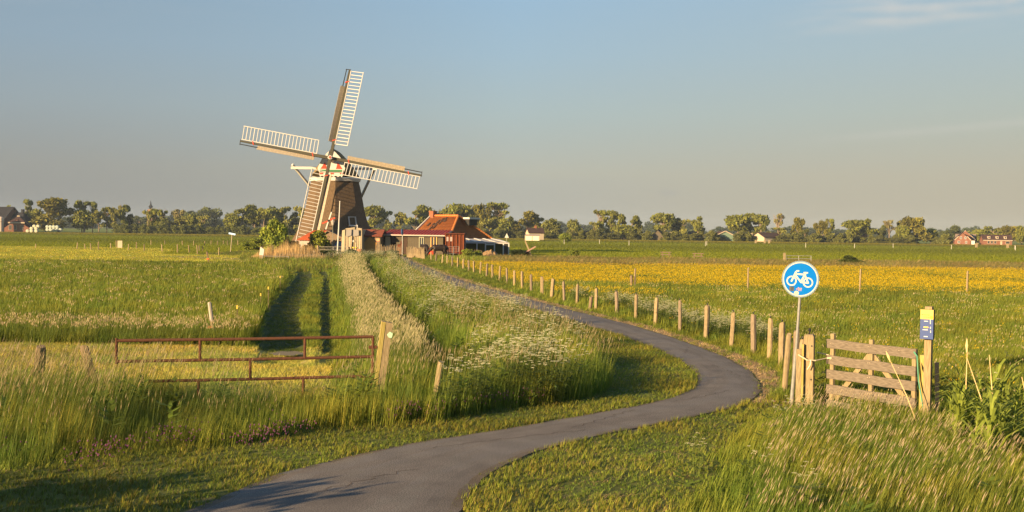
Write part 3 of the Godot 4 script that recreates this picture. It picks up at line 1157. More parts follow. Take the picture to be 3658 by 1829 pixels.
func materials() -> void:
	M.leaf = mat(1, 1, 1, 0.8, true)
	M.leaf.backlight_enabled = true
	M.leaf.backlight = Color(0.7, 0.7, 0.7)
	M.grass = mat(1, 1, 1, 0.7, true)
	M.grass.backlight_enabled = true
	M.grass.backlight = Color(0.9, 0.9, 0.9)
	M.bark = mat(0.2, 0.15, 0.1)
	M.pane = mat(0.03, 0.035, 0.045, 0.15)
	M.iron = mat(0.16, 0.15, 0.14, 0.6)
	M.white = mat(0.47, 0.45, 0.4, 0.55)
	M.green_stock = mat(0.05, 0.046, 0.028, 0.6)
	M.sailcloth = textured(Color(0.23, 0.19, 0.14), Color(0.38, 0.32, 0.23), Vector3(0.4, 1.2, 0.4), 21)
	M.thatch = textured(Color(0.055, 0.038, 0.022), Color(0.15, 0.1, 0.056), Vector3(1.2, 0.35, 1.2), 22, false, 0.05, 0.95, 1.5)
	M.thatch_cap = textured(Color(0.13, 0.09, 0.035), Color(0.2, 0.14, 0.06), Vector3(1.2, 0.4, 1.2), 24, false, 0.05, 0.95, 1.5)
	M.red_paint = mat(0.5, 0.055, 0.025, 0.5)
	M.green_paint = mat(0.05, 0.16, 0.07, 0.5)
	M.brick = textured(Color(0.17, 0.065, 0.035), Color(0.27, 0.11, 0.06), Vector3(1.5, 3, 1.5), 25)
	M.tile = textured(Color(0.24, 0.085, 0.025), Color(0.42, 0.15, 0.04), Vector3(0.5, 0.5, 0.5), 26)
	M.tile.vertex_color_use_as_albedo = true
	M.ridge_tile = mat(0.46, 0.16, 0.04, 0.7)
	M.gap = mat(0.05, 0.03, 0.02)
	M.red_sheet = textured(Color(0.17, 0.022, 0.016), Color(0.24, 0.034, 0.024), Vector3(0.4, 0.4, 0.4), 27, false, 0.04, 0.6)
	M.brown_sheet = textured(Color(0.14, 0.042, 0.024), Color(0.2, 0.06, 0.034), Vector3(0.5, 0.5, 0.5), 28)
	M.dark_boards = textured(Color(0.06, 0.05, 0.032), Color(0.11, 0.09, 0.06), Vector3(6, 0.5, 6), 29)
	M.grey_boards = textured(Color(0.12, 0.085, 0.055), Color(0.26, 0.19, 0.12), Vector3(0.6, 5, 0.6), 30)
	M.honey_wood = textured(Color(0.27, 0.135, 0.036), Color(0.4, 0.21, 0.06), Vector3(0.4, 6, 0.4), 31)
	M.rust_sheet = textured(Color(0.055, 0.018, 0.01), Color(0.13, 0.036, 0.016), Vector3(1, 0.4, 1), 32)
	M.canvas = textured(Color(0.27, 0.22, 0.14), Color(0.38, 0.31, 0.2), Vector3(1, 0.5, 1), 33)
	M.canvas_grey = mat(0.24, 0.22, 0.19)
	M.plaster = mat(0.38, 0.31, 0.21)
	M.post = textured(Color(0.13, 0.096, 0.05), Color(0.35, 0.27, 0.155), Vector3(9, 0.9, 9), 34, false, 0.05, 0.9, 0.6)
	M.post_dark = textured(Color(0.1, 0.075, 0.045), Color(0.22, 0.16, 0.1), Vector3(9, 0.9, 9), 35, false, 0.05, 0.9, 0.6)
	M.oak = textured(Color(0.13, 0.096, 0.05), Color(0.33, 0.26, 0.145), Vector3(11, 0.7, 11), 36, false, 0.05, 0.9, 0.8)
	M.oak_moss = textured(Color(0.2, 0.17, 0.03), Color(0.42, 0.33, 0.12), Vector3(9, 0.6, 9), 37, false, 0.05, 0.9, 0.8)
	M.board = textured(Color(0.085, 0.07, 0.053), Color(0.2, 0.165, 0.125), Vector3(1.1, 9, 1.1), 38, false, 0.05, 0.9, 0.5)
	M.rust = textured(Color(0.045, 0.022, 0.014), Color(0.13, 0.055, 0.028), Vector3(3, 3, 3), 39)
	M.zinc = textured(Color(0.17, 0.17, 0.16), Color(0.29, 0.285, 0.265), Vector3(4, 2, 4), 40, false, 0.04, 0.45)
	M.zinc.metallic = 0.3
	M.black = mat(0.02, 0.02, 0.02, 0.5)
	M.horse = mat(0.018, 0.012, 0.009, 0.5)
	M.stone = mat(0.42, 0.36, 0.3)
	M.slate = textured(Color(0.01, 0.01, 0.013), Color(0.02, 0.02, 0.024), Vector3(0.3, 0.3, 0.3), 41)
	M.brown_roof = textured(Color(0.035, 0.018, 0.015), Color(0.06, 0.033, 0.027), Vector3(0.3, 0.3, 0.3), 42)
	M.pale_wall = mat(0.38, 0.31, 0.22)
	M.far_brick = textured(Color(0.15, 0.07, 0.045), Color(0.21, 0.095, 0.06), Vector3(0.7, 0.7, 0.7), 43)
	M.wrap = mat(0.3, 0.34, 0.28, 0.4)
	M.straw_rope = mat(0.66, 0.54, 0.36)
	M.reedcane = mat(0.62, 0.45, 0.22)


func setting() -> void:
	var gm := mat(1, 1, 1, 0.95, true)
	gm.albedo_texture = grain(Color(0.55, 0.55, 0.55), Color(1, 1, 1), 0.03, 50, 256, 5)
	gm.uv1_triplanar = true
	gm.uv1_world_triplanar = true
	gm.uv1_scale = Vector3(0.21, 0.21, 0.21)
	gm.heightmap_enabled = true
	gm.heightmap_texture = gm.albedo_texture
	gm.heightmap_scale = 4.0
	var g := single("ground", ground_mesh(), gm, "flat green grassland running to the horizon", "ground", Vector3.ZERO, "", "structure")
	# the asphalt ribbon, with its worn crumbly edges
	var v := MB.new()
	var prev := []
	var f := 4.0
	while f < 118.0:
		var a := tab(T_IN, f) + 0.025 * noise.get_noise_2d(f * 90.0, 5.0)
		var e := tab(T_OUT, f) + 0.04 * noise.get_noise_2d(f * 70.0, 90.0)
		var row := []
		for i in 21:
			var t := i / 20.0
			row.append(W(lerpf(a, e, t), 0.022 + 0.02 * sin(t * PI), f))
		if prev:
			for i in 20:
				var dirt := pow(absf(i - 9.5) / 9.5, 14.0) * (0.8 + 1.6 * noise.get_noise_2d(f * 45.0, i * 40.0))
				var wear := 1.0 + 0.35 * noise.get_noise_2d(f * 9.0, i * 6.0) + 0.12 * noise.get_noise_2d(f * 60.0, i * 20.0)
				v.col = Color(1, 0.97, 0.93).lerp(Color(0.75, 0.62, 0.42), clampf(dirt, 0, 0.9)) * wear
				v.quad(prev[i], prev[i + 1], row[i + 1], row[i])
			v.quad(prev[0], row[0], row[0] - Vector3(0.02, 0.1, 0), prev[0] - Vector3(0.02, 0.1, 0))
			v.quad(prev[20], row[20], row[20] - Vector3(-0.02, 0.1, 0), prev[20] - Vector3(-0.02, 0.1, 0))
		prev = row
		f += maxf(0.12, f * 0.01)
	var asphalt := StandardMaterial3D.new()
	asphalt.albedo_texture = grain(Color(0.035, 0.031, 0.027), Color(0.3, 0.268, 0.23), 0.13, 51, 256, 3)
	asphalt.vertex_color_use_as_albedo = true
	asphalt.uv1_triplanar = true
	asphalt.uv1_world_triplanar = true
	asphalt.uv1_scale = Vector3(1.3, 1.3, 1.3)
	asphalt.detail_enabled = true
	asphalt.detail_blend_mode = BaseMaterial3D.BLEND_MODE_MUL
	asphalt.detail_uv_layer = BaseMaterial3D.DETAIL_UV_2
	asphalt.uv2_triplanar = true
	asphalt.uv2_world_triplanar = true
	asphalt.uv2_scale = Vector3(0.16, 0.16, 0.16)
	asphalt.detail_albedo = grain(Color(0.7, 0.7, 0.7), Color(1, 1, 1), 0.03, 52, 256, 5)
	asphalt.heightmap_enabled = true
	asphalt.heightmap_texture = asphalt.albedo_texture
	asphalt.heightmap_scale = 0.5
	asphalt.roughness = 0.85
	asphalt.metallic_specular = 0.35
	var path := single("cycle_path", v.mesh(), asphalt, "grey asphalt cycle path winding from the front to the windmill farm", "path", Vector3.ZERO, "", "structure")
	# fine cracks in the asphalt
	for q in [[12.3, 0.35, 0.62, 5], [14.9, 0.3, 0.75, 6], [16.6, 0.55, 0.2, 7], [19.3, 0.2, 0.6, 6], [22.8, 0.75, 0.4, 8], [27.0, 0.3, 0.7, 6]]:
		var cr := MB.new()
		var last := Vector3.ZERO
		for i in q[3] * 3:
			var t: float = q[1] + (q[2] - q[1]) * i / (q[3] * 3.0) + 0.03 * sin(i * 1.9 + q[0])
			var ff: float = q[0] + i * 0.09 + 0.03 * sin(i * 2.7)
			var p := W(lerpf(tab(T_IN, ff), tab(T_OUT, ff), t), 0.027 + 0.02 * sin(t * PI), ff)
			if i:
				cr.quad(last - Vector3(0.004, 0, 0.003), last + Vector3(0.004, 0, 0.003), p + Vector3(0.004, 0, 0.003), p - Vector3(0.004, 0, 0.003))
			last = p
		part(path, "crack", cr.mesh(), M.gap)
	# bare sandy patches where the cart track meets the hay crossing
	var s := MB.new()
	for q in [[-5.3, 26.2, 0.4, 0.45]]:
		for i in 18:
			var a0 := TAU * i / 18.0
			var a1 := TAU * (i + 1) / 18.0
			var c := W(q[0], 0.015, q[1])
			s.tri(c, c + Vector3(cos(a0) * q[2], 0, sin(a0) * q[3]) * (1.0 + 0.2 * sin(i * 2.3)), c + Vector3(cos(a1) * q[2], 0, sin(a1) * q[3]) * (1.0 + 0.2 * sin((i + 1) * 2.3)))
	single("bare_patch", s.mesh(), mat(0.17, 0.14, 0.085), "bare sandy patch at the end of the cart track", "bare ground", Vector3.ZERO, "", "structure")
	# the lane that leads off to the left beyond the meadow
	var l := MB.new()
	l.quad(W(-24.5, 0.012, 99.0), W(-23.6, 0.012, 103.5), W(-33.0, 0.012, 112.0), W(-36.0, 0.012, 109.0))
	single("farm_lane", l.mesh(), mat(0.22, 0.19, 0.16), "short grey stretch of farm lane by the white topped posts", "path", Vector3.ZERO, "", "structure")


func mill() -> void:
	var o := thing("windmill", "tall thatched smock windmill with four white lattice sails", "windmill", W(-22.9, 0, 142.5))
	# eight-sided thatched body, flaring at the foot
	var prof := [[0.85, 5.6], [1.2, 5.38], [1.6, 5.15], [2.2, 4.8], [2.9, 4.45], [3.8, 4.1], [4.7, 3.82], [5.7, 3.6], [6.75, 3.42], [8.0, 3.18], [9.2, 2.9]]
	var b := MB.new()
	var ring := func(y: float, r: float) -> Array:
		var out := []
		for k in 8:
			var a := deg_to_rad(54.5 + 45.0 * k)
			out.append(Vector3(sin(a) * r * 1.03, y, cos(a) * r * 1.03))
		return out
	var prev: Array = ring.call(prof[0][0], prof[0][1])
	for q in range(1, prof.size()):
		var now: Array = ring.call(prof[q][0], prof[q][1])
		for k in 8:
			b.quad(prev[k], prev[(k + 1) % 8], now[(k + 1) % 8], now[k])
		prev = now
	var under: Array = ring.call(0.85, 5.6)
	for k in range(1, 7):
		b.tri(under[0], under[k], under[k + 1])
	var body := part(o, "thatched_body", b.mesh(), M.thatch)
	b = MB.new()
	var low: Array = ring.call(-0.1, 5.0)
	var top: Array = ring.call(0.95, 5.0)
	for k in 8:
		b.quad(low[k], low[(k + 1) % 8], top[(k + 1) % 8], top[k])
	part(o, "brick_base", b.mesh(), M.brick)
	b = MB.new()
	var r0: Array = ring.call(9.0, 3.12)
	var r1: Array = ring.call(9.42, 3.2)
	for k in 8:
		b.quad(r0[k], r0[(k + 1) % 8], r1[(k + 1) % 8], r1[k])
	for k in range(1, 7):
		b.tri(r0[0], r0[k], r0[k + 1])
		b.tri(r1[0], r1[k + 1], r1[k])
	part(o, "white_ring", b.mesh(), M.white)
	# window set into the sloping thatch
	b = MB.new()
	for s in [-0.46, 0.46]:
		b.hexa([Vector3(s - 0.06, -0.62, -0.5), Vector3(s + 0.06, -0.62, -0.5), Vector3(s + 0.06, -0.62, 0.42), Vector3(s - 0.06, -0.62, 0.42), Vector3(s - 0.06, 0.6, -0.6), Vector3(s + 0.06, 0.6, -0.6), Vector3(s + 0.06, 0.6, 0.05), Vector3(s - 0.06, 0.6, 0.05)])
	b.hexa([Vector3(-0.4, -0.62, -0.1), Vector3(0.4, -0.62, -0.1), Vector3(0.4, -0.62, 0.42), Vector3(-0.4, -0.62, 0.42), Vector3(-0.4, -0.3, -0.1), Vector3(0.4, -0.3, -0.1), Vector3(0.4, -0.54, 0.4), Vector3(-0.4, -0.54, 0.4)])
	b.box(Vector3(0, 0.55, -0.1), Vector3(0.8, 0.1, 0.2))
	b.box(Vector3(0, 0.12, -0.15), Vector3(0.06, 0.76, 0.06))
	var t32 := deg_to_rad(32.0)
	var at := Vector3(sin(t32), 0, cos(t32)) * 3.82 + Vector3(cos(t32), 0, -sin(t32)) * 0.72 + Vector3(0, 3.9, 0)
	var w := part(o, "window", b.mesh(), M.white, at, Vector3(0, 32, 0))
	part(w, "pane", boxmesh(Vector3(0.8, 0.85, 0.04)), mat(0.04, 0.06, 0.12, 0.2), Vector3(0, 0.1, -0.2))
	# thatched cap lofted over five frames
	b = MB.new()
	var loft := []
	for q in [[2.9, 1.72, 10.35, 13.02], [1.6, 2.75, 9.72, 13.12], [-0.4, 3.1, 9.6, 13.1], [-2.4, 2.4, 9.85, 12.5], [-3.6, 0.7, 10.6, 11.5]]:
		var row := []
		for i in 15:
			var t := i / 7.0 - 1.0
			row.append(Vector3(q[1] * t, q[2] + (q[3] - q[2]) * (1.0 - pow(absf(t), 1.35)), q[0]))
		loft.append(row)
	for j in 4:
		for i in 14:
			b.quad(loft[j][i], loft[j][i + 1], loft[j + 1][i + 1], loft[j + 1][i])
		b.quad(loft[j][0], loft[j][14], loft[j + 1][14], loft[j + 1][0])
	for j in [0, 4]:
		for i in range(1, 14):
			b.tri(loft[j][0], loft[j][i], loft[j][i + 1])
	part(o, "thatched_cap", b.mesh(), M.thatch_cap)
	# painted front gable
	b = MB.new()
	b.plate([Vector2(0, 13.0), Vector2(0.5, 12.55), Vector2(1.12, 11.9), Vector2(1.48, 11.2), Vector2(1.74, 10.55), Vector2(1.55, 10.05), Vector2(-1.55, 10.05), Vector2(-1.74, 10.55), Vector2(-1.48, 11.2), Vector2(-1.12, 11.9), Vector2(-0.5, 12.55)], 2.92, 3.06)
	var gable := part(o, "gable_board", b.mesh(), M.white)
	for s in [-1.0, 1.0]:
		b = MB.new()
		b.plate([Vector2(0.8 * s, 11.3), Vector2(1.38 * s, 10.47), Vector2(0.58 * s, 10.47)], 3.06, 3.1)
		part(gable, "red_panel", b.mesh(), M.red_paint)
	b = MB.new()
	b.box(Vector3(0, 10.23, 3.1), Vector3(2.9, 0.26, 0.08))
	part(gable, "green_band", b.mesh(), M.green_paint)
	b = MB.new()
	var poly := [Vector2(-1.5, 10.0), Vector2(1.5, 10.0), Vector2(1.52, 9.75), Vector2(1.3, 9.42)]
	for i in 9:
		poly.append(Vector2(1.15 - i * 0.29, 9.62 - 0.16 * (i % 2)))
	poly.append(Vector2(-1.4, 9.45))
	poly.append(Vector2(-1.52, 9.75))
	b.plate(poly, 3.0, 3.12)
	var beard := part(o, "carved_board", b.mesh(), M.white)
	for x in [-1.25, 0.1, 1.3]:
		part(beard, "red_block", boxmesh(Vector3(0.4, 0.16, 0.06)), M.red_paint, Vector3(x, 9.88, 3.15))
	# tail frame
	b = MB.new()
	b.beam(Vector3(-5.75, 10.72, -0.3), Vector3(5.3, 10.72, -0.3), 0.3, 0.32)
	part(o, "cap_beam", b.mesh(), M.white)
	for s in [-1.0, 1.0]:
		b = MB.new()
		b.beam(Vector3(5.6 * s if s < 0 else 5.2, 11.15, -0.35), Vector3(0.15 * s, 3.0, -9.0), 0.26, 0.26)
		part(o, "tail_brace", b.mesh(), M.white)
	b = MB.new()
	b.tube([Vector3(0, 9.9, -3.2), Vector3(0, 0.9, -10.0)], [0.22, 0.16], 6)
	part(o, "tail_pole", b.mesh(), M.white)
	# windshaft and the cross of sails
	var tilt := Basis(Vector3.RIGHT, deg_to_rad(-9.0))
	var hub := Vector3(0.15, 11.72, 4.7)
	b = MB.new()
	b.tube([Vector3(0, 0, -1.9), Vector3(0, 0, -0.5), Vector3(0, 0, 0.45)], [0.26, 0.28, 0.26], 8)
	b.box(Vector3(0, 0, 0), Vector3(0.5, 0.5, 0.5), Basis(Vector3.BACK, deg_to_rad(35)))
	var shaft := part(o, "windshaft_head", b.mesh(), M.white)
	shaft.transform = Transform3D(tilt, hub)
	part(shaft, "star", boxmesh(Vector3(0.26, 0.26, 0.08)), M.red_paint, Vector3(0, 0, 0.48), Vector3(0, 0, 45))
	var rungs := [boxmesh(Vector3(1.62, 0.085, 0.07)), boxmesh(Vector3(1.62, 0.07, 0.06))]
	var boards := [boxmesh(Vector3(0.6, 0.905, 0.05)), boxmesh(Vector3(0.58, 0.9, 0.05))]
	for k in 4:
		b = MB.new()
		b.hexa([Vector3(-0.19, 0.2, -0.16), Vector3(0.19, 0.2, -0.16), Vector3(0.19, 0.2, 0.16), Vector3(-0.19, 0.2, 0.16), Vector3(-0.1, 11.55, -0.09), Vector3(0.1, 11.55, -0.09), Vector3(0.1, 11.55, 0.09), Vector3(-0.1, 11.55, 0.09)])
		var sail := part(o, "sail", b.mesh(), M.green_stock)
		sail.transform = Transform3D(tilt * Basis(Vector3.BACK, deg_to_rad(-10.2 - 90.0 * k)), hub + Vector3(0, 0, 0.14 if k % 2 == 0 else -0.2))
		var lat := Basis(Vector3.UP, deg_to_rad(-13.0))
		for i in 22:
			var y := lerpf(1.85, 11.35, i / 21.0)
			part(sail, "lattice_bar", rungs[i % 2], M.white, Vector3(0, y, 0.0) + lat * Vector3(1.06, 0, 0), Vector3(0, -13, 0))
		for x in [0.22, 1.9]:
			b = MB.new()
			b.beam(Vector3(0, 1.8, 0.05) + lat * Vector3(x, 0, 0), Vector3(0, 11.42, 0.05) + lat * Vector3(x, 0, 0), 0.08, 0.1, Vector3.BACK)
			part(sail, "lattice_rail", b.mesh(), M.white)
		for i in 8:
			part(sail, "wind_board", boards[i % 2], M.sailcloth, Vector3(-0.42, 2.5 + i * 0.91, -0.02), Vector3(0, 36 - i, 0))
		b = MB.new()
		b.tube([Vector3(-0.42, 9.3, 0.02), Vector3(-0.4, 11.5, 0.02)], [0.07, 0.06], 5)
		b.beam(Vector3(-0.5, 11.5, 0.02), Vector3(0.15, 11.56, 0.02), 0.08, 0.08)
		part(sail, "sail_pole", b.mesh(), M.black)
		for y in [2.3, 9.9]:
			part(sail, "red_strap", boxmesh(Vector3(0.5, 0.1, 0.22)), M.red_paint, Vector3(0.02, y, 0.06), Vector3(0, 0, 25))


func roof_pair(o: Node3D, w: float, d: float, e: float, r: float, over: float, m: Material, name_ := "roof") -> void:
	var k := (r - e) / (d / 2)
	for s in [-1.0, 1.0]:
		part(o, name_, roof_panel(Vector3(-w / 2 - over, r + 0.12, 0.001 * s), Vector3(w / 2 + over, r + 0.12, 0.001 * s), Vector3(w / 2 + over, e - over * k + 0.12, s * (d / 2 + over)), Vector3(-w / 2 - over, e - over * k + 0.12, s * (d / 2 + over))), m)


func yard() -> void:
	# farmhouse with hipped right end, turned 40 degrees
	var o := thing("farmhouse", "farmhouse with orange tiled hipped roof and brick chimney", "house", W(-8.78, 0, 143.5), -40.0)
	var b := MB.new()
	b.box(Vector3(1.0, 0.95, 0), Vector3(6.6, 1.9, 7.2))
	b.tri(Vector3(-2.3, 1.9, 3.6), Vector3(-2.3, 1.9, -3.6), Vector3(-2.3, 4.6, 0))
	part(o, "wall", b.mesh(), M.brick)
	var A := Vector3(-2.35, 4.72, 0)
	var B2 := Vector3(2.35, 4.72, 0)
	var roof := part(o, "tiled_roof", tiled(A, B2, Vector3(-2.35, 1.85, 4.0), Vector3(4.6, 1.85, 4.0), 0.26), M.tile)
	part(o, "tiled_roof", tiled(B2, B2 + Vector3(0.01, 0, 0), Vector3(4.6, 1.85, 4.0), Vector3(4.6, 1.85, -4.0), 0.26), M.tile)
	part(o, "tiled_roof", tiled(A, B2, Vector3(-2.35, 1.85, -4.0), Vector3(4.6, 1.85, -4.0), 0.3), M.tile)
	var caps := MB.new()
	caps.tube([Vector3(0, 0, -0.21), Vector3(0, 0, 0.2)], [0.13, 0.16], 7)
	var cap := caps.mesh()
	for q in [[A + Vector3(0, 0.1, 0), B2 + Vector3(0, 0.1, 0)], [B2 + Vector3(0, 0.1, 0), Vector3(4.6, 1.98, 4.0)], [B2 + Vector3(0, 0.1, 0), Vector3(4.6, 1.98, -4.0)]]:
		var d: Vector3 = q[1] - q[0]
		var n := int(d.length() / 0.38)
		for i in n:
			var p := part(roof, "ridge_tile", cap, M.ridge_tile, q[0] + d * (i + 0.5) / n)
			p.basis = Basis.looking_at(-d.normalized())
	b = MB.new()
	b.beam(A + Vector3(-0.06, 0.12, 0), Vector3(-2.41, 1.95, 4.05), 0.14, 0.3)
	part(o, "verge_board", b.mesh(), M.white)
	var down := (Vector3(-2.35, 1.85, 4.0) - A).normalized()
	for q in [[0.3, 0.55, 0.5], [0.75, 0.35, 0.9], [-0.1, 0.9, 1.3], [0.45, 1.1, 0.8], [-1.3, 1.6, 0.7], [0.15, 1.9, 1.0], [-0.3, 2.4, 0.9], [1.0, 0.9, 0.5], [-0.5, 1.7, 0.5]]:
		var m := MB.new()
		var p: Vector3 = Vector3(q[0], 4.72, 0) + down * q[1] + Vector3(0, 0.1, 0.07)
		m.beam(p, p + down * q[2], 0.24, 0.05)
		part(roof, "missing_tile_gap", m.mesh(), M.gap)
	var ch := part(o, "chimney", boxmesh(Vector3(0.75, 1.3, 0.7)), M.brick, Vector3(-2.15, 4.75, 0))
	part(ch, "chimney_cap", boxmesh(Vector3(0.85, 0.12, 0.8)), M.brick, Vector3(0, 0.62, 0))
	var dm := part(o, "dormer", boxmesh(Vector3(1.5, 0.8, 1.6)), M.black, Vector3(2.9, 4.0, -1.5))
	part(dm, "dormer_roof", boxmesh(Vector3(1.9, 0.22, 2.0)), M.white, Vector3(0, 0.5, 0))
	# veranda of white posts and pale battens against the farmhouse
	o = thing("veranda", "open veranda of white posts with pale battened roof beside orange roof", "veranda", W(-3.0, 0, 132.0))
	b = MB.new()
	b.slab(Vector3(-2.75, 1.95, -3.0), Vector3(1.4, 1.95, -3.0), Vector3(2.65, 1.55, 0.1), Vector3(-2.75, 1.55, 0.1), 0.08)
	var rf := part(o, "roof", b.mesh(), mat(0.3, 0.28, 0.26))
	for i in 4:
		b = MB.new()
		b.beam(Vector3(-2.6 + i * 1.05, 2.0, -2.95), Vector3(-1.35 + i * 1.25, 1.6, 0.05), 0.34, 0.05)
		part(rf, "batten", b.mesh(), M.white)
	b = MB.new()
	b.box(Vector3(-0.05, 1.48, 0.1), Vector3(5.4, 0.14, 0.1))
	part(o, "front_beam", b.mesh(), mat(0.4, 0.36, 0.32))
	for x in [-2.6, -1.2, -0.18, 0.9, 1.95, 2.6]:
		part(o, "post", boxmesh(Vector3(0.14, 1.45, 0.14)), M.white, Vector3(x, 0.7, 0.1))
	part(o, "crossbar", boxmesh(Vector3(0.94, 0.13, 0.1)), M.white, Vector3(0.36, 1.3, 0.102))
	part(o, "dark_panel", boxmesh(Vector3(0.5, 1.4, 0.06)), M.black, Vector3(2.27, 0.7, 0.1))
	part(o, "netting", boxmesh(Vector3(4.6, 1.45, 0.04)), mat(0.075, 0.085, 0.016), Vector3(-0.4, 0.72, -1.2))
	# long stable
	o = thing("stable", "long low dark stable with crimson roof behind the horses", "stable", W(-11.5, 0, 128.3), -15.0)
	b = MB.new()
	var L := 7.3
	b.hexa([Vector3(-L / 2, 0, -4.2), Vector3(L / 2, 0, -4.2), Vector3(L / 2, 0, -0.06), Vector3(-L / 2, 0, -0.06), Vector3(-L / 2, 2.3, -4.2), Vector3(L / 2, 2.3, -4.2), Vector3(L / 2, 2.3, -0.06), Vector3(-L / 2, 2.3, -0.06)])
	for s in [-1.0, 1.0]:
		b.tri(Vector3(L / 2 * s, 2.3, 0), Vector3(L / 2 * s, 2.3, -4.2), Vector3(L / 2 * s, 2.8, -2.1))
	part(o, "wall", b.mesh(), M.dark_boards)
	var plank := [boxmesh(Vector3(0.17, 2.28, 0.04)), boxmesh(Vector3(0.17, 2.28, 0.055))]
	for i in 42:
		var x := -L / 2 + 0.09 + i * 0.174
		if (x > -2.75 and x < -2.1) or (x > -1.15 and x < -0.7):
			continue
		part(o, "board", plank[i % 2], M.dark_boards, Vector3(x, 1.15, -0.03))
	var red := part(o, "roof", roof_panel(Vector3(-L / 2 - 0.1, 2.94, -2.1), Vector3(L / 2 + 0.35, 2.94, -2.1), Vector3(L / 2 + 0.35, 2.38, 0.4), Vector3(-L / 2 - 0.1, 2.38, 0.4)), M.red_sheet)
	part(o, "roof", roof_panel(Vector3(-L / 2 - 0.1, 2.94, -2.102), Vector3(L / 2 + 0.35, 2.94, -2.102), Vector3(L / 2 + 0.35, 2.38, -4.6), Vector3(-L / 2 - 0.1, 2.38, -4.6)), M.red_sheet)
	for i in 20:
		b = MB.new()
		var x := -L / 2 + i * 0.39
		b.beam(Vector3(x, 2.965, -2.1), Vector3(x, 2.405, 0.4), 0.05, 0.04)
		part(red, "roof_seam", b.mesh(), M.red_sheet)
	b = MB.new()
	b.beam(Vector3(-L / 2 - 0.12, 2.3, 0.42), Vector3(L / 2 + 0.36, 2.3, 0.42), 0.1, 0.14)
	b.beam(Vector3(L / 2 + 0.37, 2.26, 0.4), Vector3(L / 2 + 0.37, 2.82, -2.1), 0.06, 0.18)
	part(o, "gutter", b.mesh(), mat(0.36, 0.31, 0.26))
	part(o, "pale_door", boxmesh(Vector3(0.62, 2.0, 0.06)), M.plaster, Vector3(-3.1, 1.1, 0.06))
	part(o, "doorway", boxmesh(Vector3(0.62, 2.1, 0.05)), M.gap, Vector3(-2.42, 1.1, -0.02))
	part(o, "doorway", boxmesh(Vector3(0.44, 2.1, 0.05)), M.gap, Vector3(-0.93, 1.1, -0.02))
	for q in [[-1.75, 0.3, 0.62], [-1.45, 0.18, 0.8], [0.5, 0.7, 0.4], [1.0, 0.5, 0.5], [2.0, 0.6, 0.45], [2.35, 0.3, 0.6]]:
		part(o, "red_board", boxmesh(Vector3(q[1], q[2] * 2.0, 0.04)), M.rust_sheet, Vector3(q[0], q[2], 0.05))
	window_on(o, Vector3(1.05, 1.45, 0.03), 0.62, 1.35, 0, mat(0.28, 0.27, 0.18), 2)
	window_on(o, Vector3(2.55, 1.4, 0.03), 0.78, 1.6, 0, mat(0.55, 0.33, 0.12), 2)
	# shed with the honey-coloured house shape on its front
	o = thing("garden_shed", "brown roofed plank shed with honey coloured house shaped panel", "shed", W(-16.35, 0, 127.6), -6.0)
	part(o, "wall", gable_walls(2.2, 2.2, 2.15, 2.75), M.grey_boards, Vector3(0, 0, -1.1))
	for i in 13:
		part(o, "plank", boxmesh(Vector3(2.2, 0.15, 0.03)), M.grey_boards, Vector3(0, 0.12 + i * 0.162, 0.012 + 0.003 * (i % 2)))
	part(o, "roof", roof_panel(Vector3(-1.42, 2.92, -1.1), Vector3(1.42, 2.92, -1.1), Vector3(1.42, 2.2, 0.35), Vector3(-1.42, 2.2, 0.35)), M.brown_sheet)
	part(o, "roof", roof_panel(Vector3(-1.42, 2.92, -1.102), Vector3(1.42, 2.92, -1.102), Vector3(1.42, 2.2, -2.6), Vector3(-1.42, 2.2, -2.6)), M.brown_sheet)
	b = MB.new()
	b.plate([Vector2(-0.77, 0.4), Vector2(0.75, 0.4), Vector2(0.75, 1.35), Vector2(-0.05, 2.1), Vector2(-0.82, 1.35)], 0.05, 0.09)
	part(o, "house_shaped_panel", b.mesh(), M.honey_wood)
	part(o, "plaque", boxmesh(Vector3(0.38, 0.3, 0.04)), mat(0.7, 0.28, 0.14), Vector3(0.88, 1.72, 0.07))
	for x in [-1.12, 1.12]:
		part(o, "corner_post", boxmesh(Vector3(0.12, 2.15, 0.12)), M.dark_boards, Vector3(x, 1.07, 0.02))
	# trailer under canvas
	o = thing("covered_trailer", "high trailer wrapped in beige canvas with yellow number plate", "trailer", W(-18.35, 0, 126.3), -4.0)
	b = MB.new()
	var prof := []
	for i in 25:
		prof.append(Vector2(-0.78 + i * 0.082, 0.04 * (sin(i * 2.1) + sin(i * 0.9))))
	for i in 24:
		var p: Vector2 = prof[i]
		var q: Vector2 = prof[i + 1]
		b.quad(Vector3(p.x, 0.35, p.y), Vector3(q.x, 0.35, q.y), Vector3(q.x, 2.15, q.y * 0.5), Vector3(p.x, 2.15, p.y * 0.5))
	b.hexa([Vector3(-0.8, 0.35, -4), Vector3(1.2, 0.35, -4), Vector3(1.2, 0.35, -0.06), Vector3(-0.8, 0.35, -0.06), Vector3(-0.75, 2.9, -4), Vector3(1.15, 2.9, -4), Vector3(1.15, 2.9, -0.15), Vector3(-0.75, 2.9, -0.15)])
	b.tube([Vector3(-0.75, 2.9, -0.2), Vector3(0.2, 3.02, -0.3), Vector3(1.15, 2.92, -0.2)], [0.1, 0.12, 0.1], 6)
	part(o, "canvas", b.mesh(), M.canvas)
	b = MB.new()
	b.hexa([Vector3(-1.22, 0.35, -3), Vector3(-0.8, 0.35, -3), Vector3(-0.79, 0.35, 0.12), Vector3(-1.2, 0.35, 0.0), Vector3(-1.18, 2.78, -3), Vector3(-0.8, 2.86, -3), Vector3(-0.76, 2.86, 0.05), Vector3(-1.12, 2.76, -0.05)])
	part(o, "side_canvas", b.mesh(), M.canvas)
	b = MB.new()
